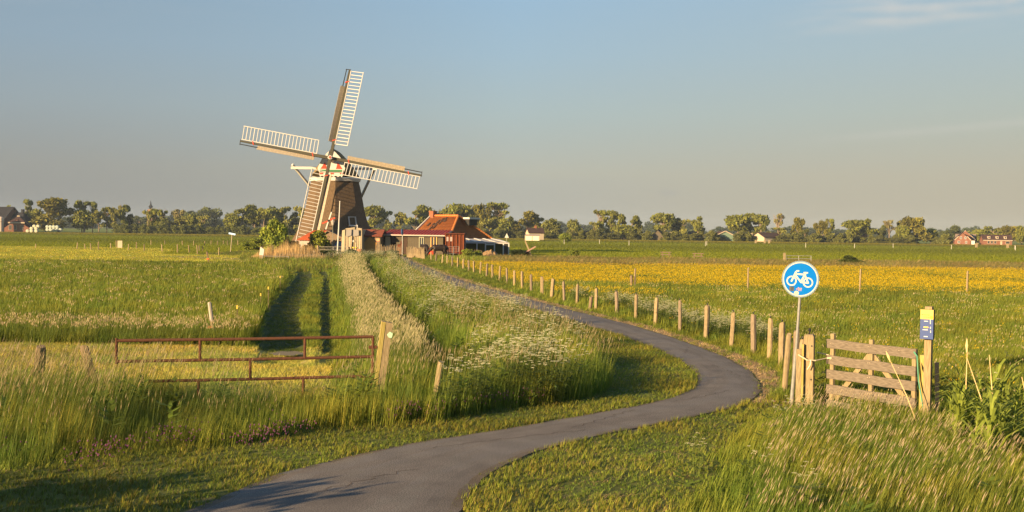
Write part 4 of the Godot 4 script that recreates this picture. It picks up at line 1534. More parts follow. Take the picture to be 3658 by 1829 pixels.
	b.plate([Vector2(-0.62, 2.86), Vector2(0.82, 2.88), Vector2(0.84, 2.2), Vector2(0.3, 2.08), Vector2(-0.05, 2.2), Vector2(-0.5, 2.02), Vector2(-0.66, 2.1)], 0.06, 0.1)
	part(o, "grey_flap", b.mesh(), M.canvas_grey)
	var np := part(o, "number_plate", boxmesh(Vector3(0.5, 0.13, 0.03)), mat(0.8, 0.48, 0.02), Vector3(0.32, 0.82, 0.12))
	part(o, "sticker", boxmesh(Vector3(0.26, 0.2, 0.02)), M.white, Vector3(0.25, 1.56, 0.11))
	for z in [-1.0, -2.6]:
		for x in [-0.7, 1.0]:
			b = MB.new()
			b.tube([Vector3(x - 0.1, 0.32, z), Vector3(x + 0.1, 0.32, z)], [0.32, 0.32], 12)
			part(o, "wheel", b.mesh(), M.black)
	part(o, "chimney_pot", boxmesh(Vector3(0.12, 0.5, 0.12)), M.white, Vector3(0.55, 3.15, -0.5))
	# brick shed with hipped orange roof
	o = thing("brick_shed", "small brick shed with orange hipped roof below the sails", "shed", W(-22.9, 0, 131.5))
	b = MB.new()
	b.box(Vector3(0, 0.76, -2.0), Vector3(4.9, 1.52, 3.7))
	part(o, "wall", b.mesh(), M.stone)
	part(o, "tiled_roof", tiled(Vector3(-0.95, 2.72, -1.9), Vector3(0.95, 2.72, -1.9), Vector3(-2.75, 1.5, 0.05), Vector3(0.95, 1.5, 0.05), 0.3, 0.03), mat(0.5, 0.12, 0.04))
	part(o, "tiled_roof", tiled(Vector3(-0.95, 2.72, -1.9), Vector3(-0.951, 2.72, -1.9), Vector3(-2.75, 1.5, 0.05), Vector3(-2.75, 1.5, -4.0), 0.3, 0.03), mat(0.5, 0.12, 0.04))
	part(o, "tiled_roof", tiled(Vector3(-0.95, 2.72, -1.9), Vector3(0.95, 2.72, -1.9), Vector3(-2.75, 1.5, -4.0), Vector3(0.95, 1.5, -4.0), 0.3, 0.03), mat(0.5, 0.12, 0.04))
	b = MB.new()
	b.plate([Vector2(-1.3, 0), Vector2(1.5, 0), Vector2(1.5, 1.85), Vector2(-0.1, 2.55), Vector2(-1.3, 1.9)], -1.6, 0.1)
	part(o, "wooden_gable", b.mesh(), M.grey_boards, Vector3(1.2, 0, 0.4))
	part(o, "gable_roof", roof_panel(Vector3(1.05, 2.72, -1.3), Vector3(1.05, 2.72, 0.75), Vector3(2.85, 1.92, 0.75), Vector3(2.85, 1.92, -1.3), 0.1), M.grey_boards)
	part(o, "gable_roof", roof_panel(Vector3(1.048, 2.72, -1.3), Vector3(1.048, 2.72, 0.75), Vector3(-0.2, 2.0, 0.75), Vector3(-0.2, 2.0, -1.3), 0.1), M.grey_boards)
	part(o, "doorway", boxmesh(Vector3(0.7, 1.5, 0.05)), M.gap, Vector3(2.3, 0.75, 0.52))
	# rust-red sheet shed
	o = thing("sheet_shed", "tall rust red sheet metal shed right of the horses", "shed", W(-6.5, 0, 124.6))
	b = MB.new()
	b.box(Vector3(0, 1.25, -2.5), Vector3(2.1, 2.5, 4.6))
	b.box(Vector3(0, 2.56, -2.45), Vector3(2.3, 0.12, 4.9))
	part(o, "wall", b.mesh(), M.rust_sheet)
	for i in 6:
		part(o, "rib", boxmesh(Vector3(0.09, 2.45, 0.1)), mat(0.2, 0.055, 0.018), Vector3(-1.0 + i * 0.4, 1.24, -0.17))
	for i in 2:
		part(o, "pale_sheet", boxmesh(Vector3(0.26, 0.5, 0.03)), mat(0.35, 0.27, 0.24), Vector3(-0.82 + i * 0.42, 1.95, -0.17))
	# flagpole, lamp, toy mill, car, round planter
	b = MB.new()
	b.tube([Vector3(-0.12, 0, 0), Vector3(0.02, 3.0, 0), Vector3(0.12, 6.0, 0)], [0.08, 0.075, 0.05], 8)
	b.tube([Vector3(0.12, 6.0, 0), Vector3(0.12, 6.08, 0)], [0.075, 0.06], 8)
	single("flagpole", b.mesh(), M.white, "white flagpole in front of the windmill body", "flagpole", W(-19.65, 0, 125.0))
	o = thing("yard_lamp", "old style yard lamp on thin grey pole before the windmill", "lamp", W(-20.63, 0, 127.0))
	b = MB.new()
	b.tube([Vector3(0, 0, 0), Vector3(0, 3.3, 0)], [0.05, 0.035], 6)
	part(o, "pole", b.mesh(), mat(0.18, 0.18, 0.14))
	b = MB.new()
	b.tube([Vector3(0, 3.3, 0), Vector3(0, 3.4, 0), Vector3(0, 3.72, 0), Vector3(0, 3.76, 0), Vector3(0, 4.0, 0)], [0.06, 0.14, 0.2, 0.23, 0.03], 8)
	part(o, "lantern", b.mesh(), mat(0.34, 0.3, 0.25, 0.4))
	o = thing("toy_windmill", "small turning vane with red and white blades on a pole", "wind vane", W(-22.1, 0, 133.0))
	b = MB.new()
	b.tube([Vector3(0, 0, 0), Vector3(0, 3.9, 0)], [0.06, 0.05], 6)
	part(o, "pole", b.mesh(), M.dark_boards)
	for q in [[72.0, 1], [-108.0, 1], [25.0, 0], [205.0, 0]]:
		var d := Vector3(cos(deg_to_rad(q[0])), sin(deg_to_rad(q[0])), 0)
		b = MB.new()
		b.beam(Vector3(0, 3.9, 0.12) + d * 0.12, Vector3(0, 3.9, 0.12) + d * (1.1 if q[1] else 0.85), 0.03, 0.15, d.cross(Vector3.BACK))
		part(o, "blade", b.mesh(), M.white if q[1] else M.red_paint)
	part(o, "hub", boxmesh(Vector3(0.24, 0.24, 0.24)), M.black, Vector3(0, 3.9, 0.1))
	o = thing("parked_car", "pale blue car half hidden behind the flagpole", "car", W(-19.75, 0, 131.0), 80.0)
	b = MB.new()
	b.plate([Vector2(-1.9, 0.35), Vector2(1.9, 0.35), Vector2(1.95, 0.8), Vector2(1.2, 0.92), Vector2(0.6, 1.4), Vector2(-1.0, 1.42), Vector2(-1.6, 1.0), Vector2(-1.95, 0.9)], -0.8, 0.8)
	part(o, "body", b.mesh(), mat(0.05, 0.1, 0.16, 0.3))
	for s in [-0.805, 0.805]:
		b = MB.new()
		b.plate([Vector2(1.0, 0.95), Vector2(0.5, 1.32), Vector2(-0.95, 1.34), Vector2(-1.4, 1.0)], s - 0.01, s + 0.01)
		part(o, "window", b.mesh(), M.pane)
		for x in [-1.2, 1.25]:
			b = MB.new()
			b.tube([Vector3(x, 0.31, s * 0.86), Vector3(x, 0.31, s * 1.02)], [0.31, 0.31], 12)
			part(o, "wheel", b.mesh(), M.black)
	b = MB.new()
	b.tube([Vector3(0, 0, 0), Vector3(0, 0.12, 0), Vector3(0, 0.3, 0), Vector3(0, 0.48, 0), Vector3(0, 0.5, 0)], [0.22, 0.3, 0.32, 0.3, 0.2], 10)
	single("clay_planter", b.mesh(), mat(0.42, 0.13, 0.06), "round terracotta planter at the foot of the plank shed", "planter", W(-17.1, 0.2, 124.0))
	# two black horses
	var hb := horse_body()
	o = thing("horse", "black horse grazing with lowered head, seen from the side by the rust red shed", "horse", W(-7.95, -0.02, 120.5), 8.0, "black horses in the paddock")
	part(o, "body", hb, M.horse)
	b = MB.new()
	b.tube([Vector3(0.86, 1.18, 0), Vector3(0.98, 1.0, 0.02), Vector3(0.98, 0.6, 0.03), Vector3(0.93, 0.3, 0.02)], [0.05, 0.09, 0.08, 0.02], 6)
	part(o, "tail", b.mesh(), M.black)
	b = MB.new()
	for i in 12:
		var t := i / 11.0
		var p := Vector3(-0.42, 1.4, 0).lerp(Vector3(-1.08, 0.76, 0), t)
		b.tri(p + Vector3(-0.03, 0.03, 0), p + Vector3(0.05, 0.02, 0.01), p + Vector3(0.04, -0.22, 0.16))
	part(o, "mane", b.mesh(), M.black)
	copy(o, "horse", "black horse turned away, only its round back showing left of the grazing one", W(-9.75, -0.02, 122.0), -62.0)
	o = thing("hay_rack", "red tin feeding tub between the two black horses", "feeder", W(-8.9, 0, 121.6))
	b = MB.new()
	b.hexa([Vector3(-0.25, 0, -0.3), Vector3(0.25, 0, -0.3), Vector3(0.25, 0, 0.3), Vector3(-0.25, 0, 0.3), Vector3(-0.5, 0.75, -0.4), Vector3(0.35, 0.6, -0.4), Vector3(0.35, 0.6, 0.4), Vector3(-0.5, 0.75, 0.4)])
	part(o, "tub", b.mesh(), M.red_paint)
	# heap of dry garden waste
	var st := MB.new()
	var g := []
	for j in 9:
		var row := []
		for i in 13:
			var u := i / 6.0 - 1.0
			var v := j / 4.0 - 1.0
			var h := maxf(0.0, 1.0 - u * u - v * v) * 0.75 * (1.0 + 0.5 * noise.get_noise_2d(i * 20.0, j * 20.0)) - 0.03
			row.append(Vector3(u * 1.3, h, v * 1.0))
		g.append(row)
	for j in 8:
		for i in 12:
			st.quad(g[j][i], g[j][i + 1], g[j + 1][i + 1], g[j + 1][i])
	single("compost_heap", st.mesh(), textured(Color(0.14, 0.085, 0.04), Color(0.3, 0.2, 0.1), Vector3(2, 2, 2), 60), "brown heap of dry garden waste before the veranda", "heap", W(-2.6, 0, 126.5))
	# planks leaning across one another
	o = thing("crossed_planks", "two old planks crossed over a dark cart right of the veranda", "planks", W(1.8, 0, 127.0))
	b = MB.new()
	b.beam(Vector3(0.42, 0.1, 0), Vector3(-0.3, 1.8, -0.3), 0.08, 0.16, Vector3.RIGHT)
	part(o, "plank", b.mesh(), M.oak)
	b = MB.new()
	b.beam(Vector3(-0.75, 0.25, 0.15), Vector3(0.9, 1.2, 0.0), 0.08, 0.14)
	part(o, "plank", b.mesh(), mat(0.34, 0.2, 0.16))
	b = MB.new()
	b.hexa([Vector3(-0.7, 0.1, -0.7), Vector3(0.3, 0.1, -0.7), Vector3(0.3, 0.1, -0.2), Vector3(-0.7, 0.1, -0.2), Vector3(-0.6, 0.55, -0.7), Vector3(0.1, 0.75, -0.7), Vector3(0.1, 0.7, -0.2), Vector3(-0.6, 0.5, -0.2)])
	part(o, "cart", b.mesh(), mat(0.05, 0.02, 0.02))


const NTH := ["first", "second", "third", "fourth", "fifth", "sixth", "seventh", "eighth", "ninth", "tenth", "eleventh", "twelfth", "thirteenth", "fourteenth", "fifteenth", "sixteenth", "seventeenth", "eighteenth", "nineteenth", "twentieth", "twenty-first", "twenty-second", "twenty-third", "twenty-fourth", "twenty-fifth", "twenty-sixth", "twenty-seventh", "twenty-eighth", "twenty-ninth", "thirtieth", "thirty-first", "thirty-second", "thirty-third"]


func post_mesh(seed_: int, r: float) -> ArrayMesh:
	var b := MB.new()
	var n := 9
	var rings := []
	for y in [-0.25, 0.0, 0.35, 0.7, 0.93, 1.0]:
		var ring := []
		for k in n:
			var a := TAU * k / n
			var q: float = r * (1.0 + 0.12 * sin(k * 2.4 + seed_ * 1.7) + 0.05 * sin(y * 9.0 + k + seed_)) * (0.82 if y > 0.95 else 1.0)
			ring.append(Vector3(cos(a) * q + 0.01 * sin(y * 3.0 + seed_), y + (0.025 * cos(a + seed_) if y > 0.9 else 0.0), sin(a) * q))
		rings.append(ring)
	for i in rings.size() - 1:
		for k in n:
			b.quad(rings[i][k], rings[i][(k + 1) % n], rings[i + 1][(k + 1) % n], rings[i + 1][k])
	for k in range(1, n - 1):
		b.tri(rings[-1][0], rings[-1][k], rings[-1][k + 1])
	return b.mesh()


func post(called: String, mesh: Mesh, m: Material, label: String, group: String, x: float, f: float, h: float, knob := true, lean := Vector3.ZERO, wide := 1.0) -> Node3D:
	var o := thing(called, label, "post", W(x, land(x, f), f), 0.0, group)
	var p := part(o, "stake", mesh, m, Vector3.ZERO, Vector3(0, rnd.randf() * 360, 0))
	p.scale = Vector3(wide, h, wide)
	o.rotation_degrees = lean
	if knob:
		part(o, "insulator", M.knob, M.black, Vector3(0, h + 0.03, 0))
	return o


func fences() -> void:
	var k := MB.new()
	k.tube([Vector3(0, -0.04, 0), Vector3(0, 0.0, 0), Vector3(0, 0.02, 0), Vector3(0, 0.045, 0)], [0.008, 0.012, 0.022, 0.014], 6)
	M.knob = k.mesh()
	M.post_grey = textured(Color(0.11, 0.085, 0.06), Color(0.27, 0.21, 0.14), Vector3(9, 0.9, 9), 61, false, 0.05, 0.9, 0.6)
	var kinds := []
	for i in 4:
		kinds.append(post_mesh(i, 0.066))
	var rows := [[5.72, 22.2, 1.07], [6.05, 24.6, 1.02], [6.11, 26.0, 1.0], [6.04, 27.4, 0.99], [5.77, 28.9, 0.93], [5.47, 31.0, 0.97], [5.09, 33.2, 0.95], [4.66, 35.6, 0.88], [4.25, 37.7, 0.88], [3.82, 39.9, 0.85], [3.22, 42.0, 0.84], [2.64, 44.4, 0.87], [2.23, 46.6, 0.88], [1.79, 49.0, 0.88], [1.41, 51.2, 0.88], [0.96, 53.8, 0.86]]
	rows += [[0.54, 56.3, 0.92], [0.14, 58.9, 0.88], [-0.26, 61.6, 0.9], [-0.71, 64.5, 0.93], [-1.16, 67.4, 0.9], [-1.59, 70.3, 0.87], [-2.11, 73.5, 0.87], [-2.61, 76.5, 0.85], [-3.08, 79.4, 0.83], [-3.63, 82.8, 0.82], [-4.23, 86.5, 0.84], [-4.86, 90.0, 0.82], [-5.48, 93.5, 0.8], [-6.11, 97.0, 0.78], [-7.01, 102.0, 0.84], [-7.75, 106.0, 0.84]]
	for i in rows.size():
		var q: Array = rows[i]
		var l := "%s weathered wooden fence post along the path, counted from the round cycle sign" % NTH[i + 1]
		post("fence_post", kinds[i % 4], M.post if i % 3 else M.post_grey, l, "posts of the pasture fence beside the path", q[0], q[1], q[2], i < 14, Vector3(rnd.randf_range(-3, 3), 0, rnd.randf_range(-3.5, 3.5)), rnd.randf_range(0.8, 1.15))
	post("fence_post", kinds[1], M.post, "first fence post, knobbed and worn, right behind the cycle sign pole", "posts of the pasture fence beside the path", 5.35, 20.3, 1.05, true, Vector3(0, 0, -1))
	post("fence_post", kinds[2], M.post, "split crooked fence post leaning just left of the cycle sign pole", "posts of the pasture fence beside the path", 5.22, 21.0, 1.1, false, Vector3(0, 0, -4.5), 0.8)
	var dark := [[3.16, 41.0, 0.5], [6.22, 57.4, 0.75]]
	post("fence_stub", kinds[0], M.post_dark, "short dark stub leaning against a fence post halfway along the path fence", "", 3.0, 42.2, 0.5, false, Vector3(0, 0, -6))
	post("fence_stub", kinds[0], M.post_dark, "short dark stub beside the tall thin stake in the buttercups", "", 6.22, 57.4, 0.75, false)
	var far := [[6.41, 57.5, 1.1, "left of the four"], [11.91, 55.7, 1.27, "second of the four"], [17.41, 55.2, 1.3, "third of the four"], [23.01, 55.8, 1.25, "right of the four"]]
	for q in far:
		post("field_stake", kinds[2], M.post, "tall thin stake at the edge of the buttercups, %s" % q[3], "stakes along the buttercup field", q[0], q[1], q[2], false, Vector3(0, 0, rnd.randf_range(-1, 1)), 0.72)
	# stakes of the far left fence
	var left := [[-59.7, 138.5, 0.55], [-53.3, 135.3, 0.85], [-52.5, 135.9, 0.7], [-50.8, 133.3, 0.82], [-50.1, 133.8, 1.0], [-52.5, 144.6, 0.7], [-53.3, 148.8, 0.95], [-46.2, 133.0, 0.8], [-48.7, 143.3, 0.85], [-43.7, 131.2, 0.82], [-55.4, 169.5, 0.8], [-41.0, 129.5, 0.85], [-55.4, 176.2, 0.7], [-37.1, 122.5, 0.98], [-51.7, 173.3, 0.7]]
	left += [[-36.0, 123.2, 0.92], [-48.9, 169.7, 0.8], [-33.8, 118.7, 1.0], [-37.4, 132.2, 0.75], [-37.1, 132.4, 0.65], [-47.6, 170.9, 0.75], [-49.7, 182.4, 0.7], [-47.4, 177.7, 0.7], [-30.6, 115.3, 0.85], [-49.0, 187.6, 0.65], [-46.1, 179.1, 0.75], [-44.8, 180.4, 0.8]]
	left.sort_custom(func(a, b): return a[0] / a[1] < b[0] / b[1])
	for i in left.size():
		var q: Array = left[i]
		post("pasture_stake", kinds[i % 4], M.post, "%s small stake from the left in the far fence beyond the pale mown strip" % NTH[i], "stakes of the far left fence", q[0], q[1], q[2], false, Vector3(rnd.randf_range(-6, 6), 0, rnd.randf_range(-5, 5)), 0.95)
	var o := post("pasture_stake", kinds[2], M.post_dark, "leaning brown stake with orange band near the lane, left of the white topped posts", "", -24.3, 88.6, 1.0, false, Vector3(0, 0, 9), 1.0)
	part(o, "orange_band", boxmesh(Vector3(0.2, 0.07, 0.2)), mat(0.7, 0.15, 0.03), Vector3(0, 0.42, 0))
	o = thing("notice_board", "cream board standing at the far left fence", "panel", W(-52.0, 0, 146.5))
	part(o, "sheet", boxmesh(Vector3(0.62, 0.95, 0.05)), M.pale_wall, Vector3(0, 0.5, 0))
	# bundle of white topped posts and the tube gate beside it
	for i in 4:
		var p := thing("white_topped_post", "%s of the four white topped posts, counted from the left" % NTH[i], "post", W(-22.75 + i * 0.16, 0, 99.5 - i * 0.3), 0.0, "white topped posts by the lane")
		var b := MB.new()
		b.tube([Vector3(0, -0.1, 0), Vector3(0, 0.5, 0)], [0.055, 0.055], 7)
		part(p, "stake", b.mesh(), M.post)
		b = MB.new()
		b.tube([Vector3(0, 0.5, 0), Vector3(0, 1.2 - 0.06 * i, 0), Vector3(0, 1.25 - 0.06 * i, 0)], [0.06, 0.06, 0.03], 7)
		part(p, "white_top", b.mesh(), M.white)
		p.rotation_degrees.z = -7.0
	post("fence_stub", kinds[3], M.post_dark, "dark thin post rising behind the white topped posts", "", -22.5, 104.0, 1.35, false, Vector3.ZERO, 0.7)
	o = thing("tube_gate", "grey tube field gate right of the white topped posts", "gate", W(-22.1, -0.3, 98.0), 0.0)
	tube_gate(o, 2.3, 0.75, 3, M.zinc, 0.022)
	var pf := thing("picket_fence", "low row of split pickets along the ditch before the garden", "fence", Vector3.ZERO)
	picket_row(pf, W(-21.5, 0, 101.0), W(-13.9, 0, 99.0), 0.16, 0.72, M.post)
	pf = thing("picket_fence", "picket fence in front of the stable, left of the signpost", "fence", Vector3.ZERO)
	picket_row(pf, W(-14.9, 0, 120.5), W(-11.9, 0, 118.6), 0.13, 1.25, M.post)
	pf = thing("picket_fence", "picket fence right of the signpost, running to the horses", "fence", Vector3.ZERO)
	picket_row(pf, W(-11.2, 0, 118.0), W(-8.6, 0, 109.0), 0.16, 1.12, M.post)
	pf = thing("picket_fence", "low picket fence between the rust red shed and the heap", "fence", Vector3.ZERO)
	picket_row(pf, W(-5.4, 0, 124.0), W(-3.3, 0, 124.5), 0.14, 0.8, M.post_dark)
	o = thing("garden_railing", "thin metal railing between two wooden posts before the canvas trailer", "railing", W(-19.75, 0, 113.0))
	tube_gate(o, 2.95, 1.1, 4, mat(0.32, 0.3, 0.25), 0.018)
	for i in 22:
		var b := MB.new()
		b.tube([Vector3(0.1 + i * 0.13, 0.15, 0), Vector3(0.1 + i * 0.13, 1.1, 0)], [0.008, 0.008], 4)
		part(o, "bar", b.mesh(), mat(0.32, 0.3, 0.25))
	post("fence_stub", kinds[0], M.post, "pale gate post at the left end of the garden railing", "", -19.88, 113.0, 1.22, false, Vector3.ZERO, 1.5)
	post("fence_stub", kinds[1], M.post_dark, "dark gate post at the right end of the garden railing", "", -16.7, 113.2, 1.1, false, Vector3.ZERO, 1.3)
	post("fence_stub", kinds[2], M.post, "tall grey post at the corner of the plank shed", "", -17.45, 122.0, 2.15, false, Vector3(0, 0, -1), 1.3)
	o = thing("yard_gate", "galvanised tube gate leaning on the rust red shed", "gate", W(-7.15, 0, 122.6), 3.0)
	tube_gate(o, 1.25, 1.12, 5, M.zinc, 0.022)
	o = thing("pasture_gate", "grey metal gate with wooden post behind the cycle sign", "gate", W(28.8, 0, 116.0))
	tube_gate(o, 2.6, 0.75, 3, M.zinc, 0.03)
	part(o, "gate_post", boxmesh(Vector3(0.22, 1.1, 0.2)), M.oak, Vector3(-0.2, 0.5, 0))
	for q in [[18.1, 134.0, "left"], [21.0, 128.0, "right"]]:
		o = thing("feed_rack", "%s one of two low wooden racks at the edge of the far field" % q[2], "rack", W(q[0], 0, q[1]), 0.0, "low racks in the field")
		for y in [0.32, 0.62]:
			part(o, "rail", boxmesh(Vector3(1.3, 0.1, 0.06)), M.post_dark, Vector3(0.55, y, 0))
		for x in [0.15, 0.95]:
			part(o, "leg", boxmesh(Vector3(0.12, 0.7, 0.12)), M.post_dark, Vector3(x, 0.33, -0.092))
	# white paddock stakes, thin and far
	for i in 12:
		var x: float = [12.0, 21.0, 26.0, 44.0, 47.0, 66.0, 77.0, 92.0, 100.0, 112.0, 121.0, 133.0][i]
		var b := MB.new()
		b.tube([Vector3(0, 0, 0), Vector3(0, 1.1, 0)], [0.05, 0.045], 5)
		single("white_stake", b.mesh(), M.white, "%s thin white stake from the left in the far green field" % NTH[i], "stake", W(x, 0, 255.0 + 12.0 * sin(i * 2.0)), "white stakes in the far field")
	for q in [[126.0, 300.0, "left"], [134.5, 300.0, "middle"], [140.0, 298.0, "right"]]:
		single("field_post", boxmesh(Vector3(0.5, 1.3, 0.5)), M.post, "%s stout post of the far field gate before the brick houses" % q[2], "post", W(q[0], 0.6, q[1]), "stout posts of the far field gate")
	for q in [[76.0, 345.0, "left"], [78.8, 345.0, "middle"], [80.2, 345.0, "right"]]:
		single("field_post", boxmesh(Vector3(0.5, 1.1, 0.4)), M.post, "%s stout post at the end of the pale reed strip, below the tall tree trio" % q[2], "post", W(q[0], 0.5, q[1]), "stout posts below the tall tree trio")
	# yellow tipped markers in the left meadow
	for q in [[-7.6, 30.6, 0.85, "nearest the leaning stake"], [-8.7, 39.5, 0.9, "second along the cart track"], [-9.2, 40.5, 0.6, "lowest, beside the second marker"], [-10.9, 52.0, 0.75, "farthest along the cart track"]]:
		o = thing("marker_stake", "thin yellow tipped marker in the meadow, %s" % q[3], "marker", W(q[0], 0, q[1]), 0.0, "yellow markers beside the cart track")
		var b := MB.new()
		b.tube([Vector3(0, 0, 0), Vector3(0, q[2] - 0.14, 0)], [0.012, 0.012], 5)
		part(o, "rod", b.mesh(), M.post_dark)
		part(o, "yellow_tip", boxmesh(Vector3(0.045, 0.1, 0.045)), mat(0.5, 0.36, 0.06), Vector3(0, q[2] - 0.07, 0))


func signs() -> void:
	# round cycle sign on its leaning steel pole
	var o := thing("cycle_sign", "round blue sign with white bicycle on a leaning steel pole", "road sign", W(4.93, 0, 19.3))
	var top := Vector3(0.13, 2.5, 0.04)
	var b := MB.new()
	b.tube([Vector3(0, -0.1, 0), Vector3(0.004, 0.08, 0), Vector3(0.062, 1.0, 0.018)], [0.036, 0.036, 0.034], 12)
	part(o, "pole_sleeve", b.mesh(), M.zinc)
	b = MB.new()
	b.tube([Vector3(0.062, 1.0, 0.018), top], [0.025, 0.025], 12)
	part(o, "pole", b.mesh(), M.zinc)
	var face := StandardMaterial3D.new()
	face.albedo_texture = cycle_print()
	face.texture_repeat = false
	face.roughness = 0.6
	face.metallic_specular = 0.15
	var yaw := -22.0
	b = MB.new()
	b.tube([Vector3(0, 0, -0.012), Vector3(0, 0, 0.012)], [0.318, 0.318], 40)
	var plate := part(o, "sign_plate", b.mesh(), mat(0.22, 0.3, 0.38, 0.4), Vector3(0.1, 2.22, 0.06), Vector3(0, yaw, -1.5))
	part(plate, "sign_face", disc(0.312), face, Vector3(0, 0, 0.014))
	for y in [-0.15, 0.15]:
		part(o, "bracket", boxmesh(Vector3(0.08, 0.04, 0.06)), M.zinc, Vector3(0.1, 2.22 + y, 0.02), Vector3(0, yaw, 0))
	# nature reserve sign on its oak post
	o = thing("reserve_sign", "slim yellow and blue information sign on a square wooden post", "sign", W(6.57, 0, 17.35), -34.0)
	part(o, "post", boxmesh(Vector3(0.105, 1.95, 0.11)), M.oak, Vector3(0, 0.92, 0))
	var back := part(o, "sign_box", boxmesh(Vector3(0.2, 0.46, 0.075)), M.black, Vector3(0.0, 1.62, 0.095))
	part(back, "yellow_panel", boxmesh(Vector3(0.197, 0.15, 0.012)), mat(0.5, 0.36, 0.08, 0.4), Vector3(0, 0.155, 0.042))
	part(back, "blue_panel", boxmesh(Vector3(0.197, 0.308, 0.012)), mat(0.03, 0.06, 0.19, 0.4), Vector3(0, -0.076, 0.042))
	part(back, "lettering", words("Het Groninger", 0.02), M.black, Vector3(-0.02, 0.15, 0.05))
	part(back, "lettering", words("Landschap", 0.02), M.black, Vector3(-0.005, 0.115, 0.05))
	b = MB.new()
	b.tube([Vector3(0, 0, 0), Vector3(0, 0, 0.004)], [0.022, 0.022], 12)
	part(back, "emblem", b.mesh(), mat(0.95, 0.62, 0.02, 0.4), Vector3(0.068, 0.115, 0.048))
	part(back, "emblem_mark", boxmesh(Vector3(0.012, 0.03, 0.003)), M.black, Vector3(0.075, 0.115, 0.053))
	for q in [[0.0, 0.05, 0.06, 0.012, 0], [0.0, -0.045, 0.07, 0.02, 1], [-0.01, -0.085, 0.08, 0.012, 0], [0.0, -0.19, 0.06, 0.014, 0]]:
		part(back, "print_line", boxmesh(Vector3(q[2], q[3], 0.003)), mat(0.8, 0.5, 0.1) if q[4] else mat(0.45, 0.47, 0.5), Vector3(q[0] - 0.01, q[1], 0.05))
	for q in [[0.055, 0.045, 0.01, 0.07], [0.058, -0.05, 0.012, 0.03], [0.062, -0.11, 0.01, 0.035]]:
		part(back, "dropping_streak", boxmesh(Vector3(q[2], q[3], 0.003)), mat(0.6, 0.55, 0.46), Vector3(q[0], q[1], 0.051))
	# small signs far off
	o = thing("pedestal_sign", "round blue sign seen edge on, on a grey pole by the pickets", "road sign", W(-11.32, 0, 114.0))
	b = MB.new()
	b.tube([Vector3(0, 0, 0), Vector3(0, 3.0, 0)], [0.045, 0.045], 8)
	part(o, "pole", b.mesh(), M.zinc)
	b = MB.new()
	b.tube([Vector3(-0.02, 0, 0), Vector3(0.02, 0, 0)], [0.33, 0.33], 24)
	part(o, "sign_plate", b.mesh(), mat(0.05, 0.14, 0.3, 0.4), Vector3(-0.03, 2.72, 0.05), Vector3(0, -12, 0))
	o = thing("street_name_sign", "pale blue street name plate on a leaning thin pole", "road sign", W(-33.0, 0, 129.5))
	b = MB.new()
	b.tube([Vector3(0, 0, 0), Vector3(0.16, 2.1, 0)], [0.04, 0.04], 8)
	part(o, "pole", b.mesh(), M.plaster)
	part(o, "name_plate", boxmesh(Vector3(0.8, 0.2, 0.04)), mat(0.42, 0.6, 0.8, 0.4), Vector3(0.18, 2.18, 0.03), Vector3(0, 0, -11))
	o = thing("warning_sign", "back of a pale triangular warning sign beyond the veranda", "road sign", W(-1.25, 0, 250.0))
	b = MB.new()
	b.tube([Vector3(0, 0, -0.04), Vector3(0, 2.3, -0.04)], [0.05, 0.05], 6)
	part(o, "pole", b.mesh(), M.zinc)
	b = MB.new()
	b.plate([Vector2(-0.48, 1.35), Vector2(0.48, 1.35), Vector2(0.0, 2.38)], 0.0, 0.03)
	part(o, "sign_plate", b.mesh(), mat(0.5, 0.46, 0.38))


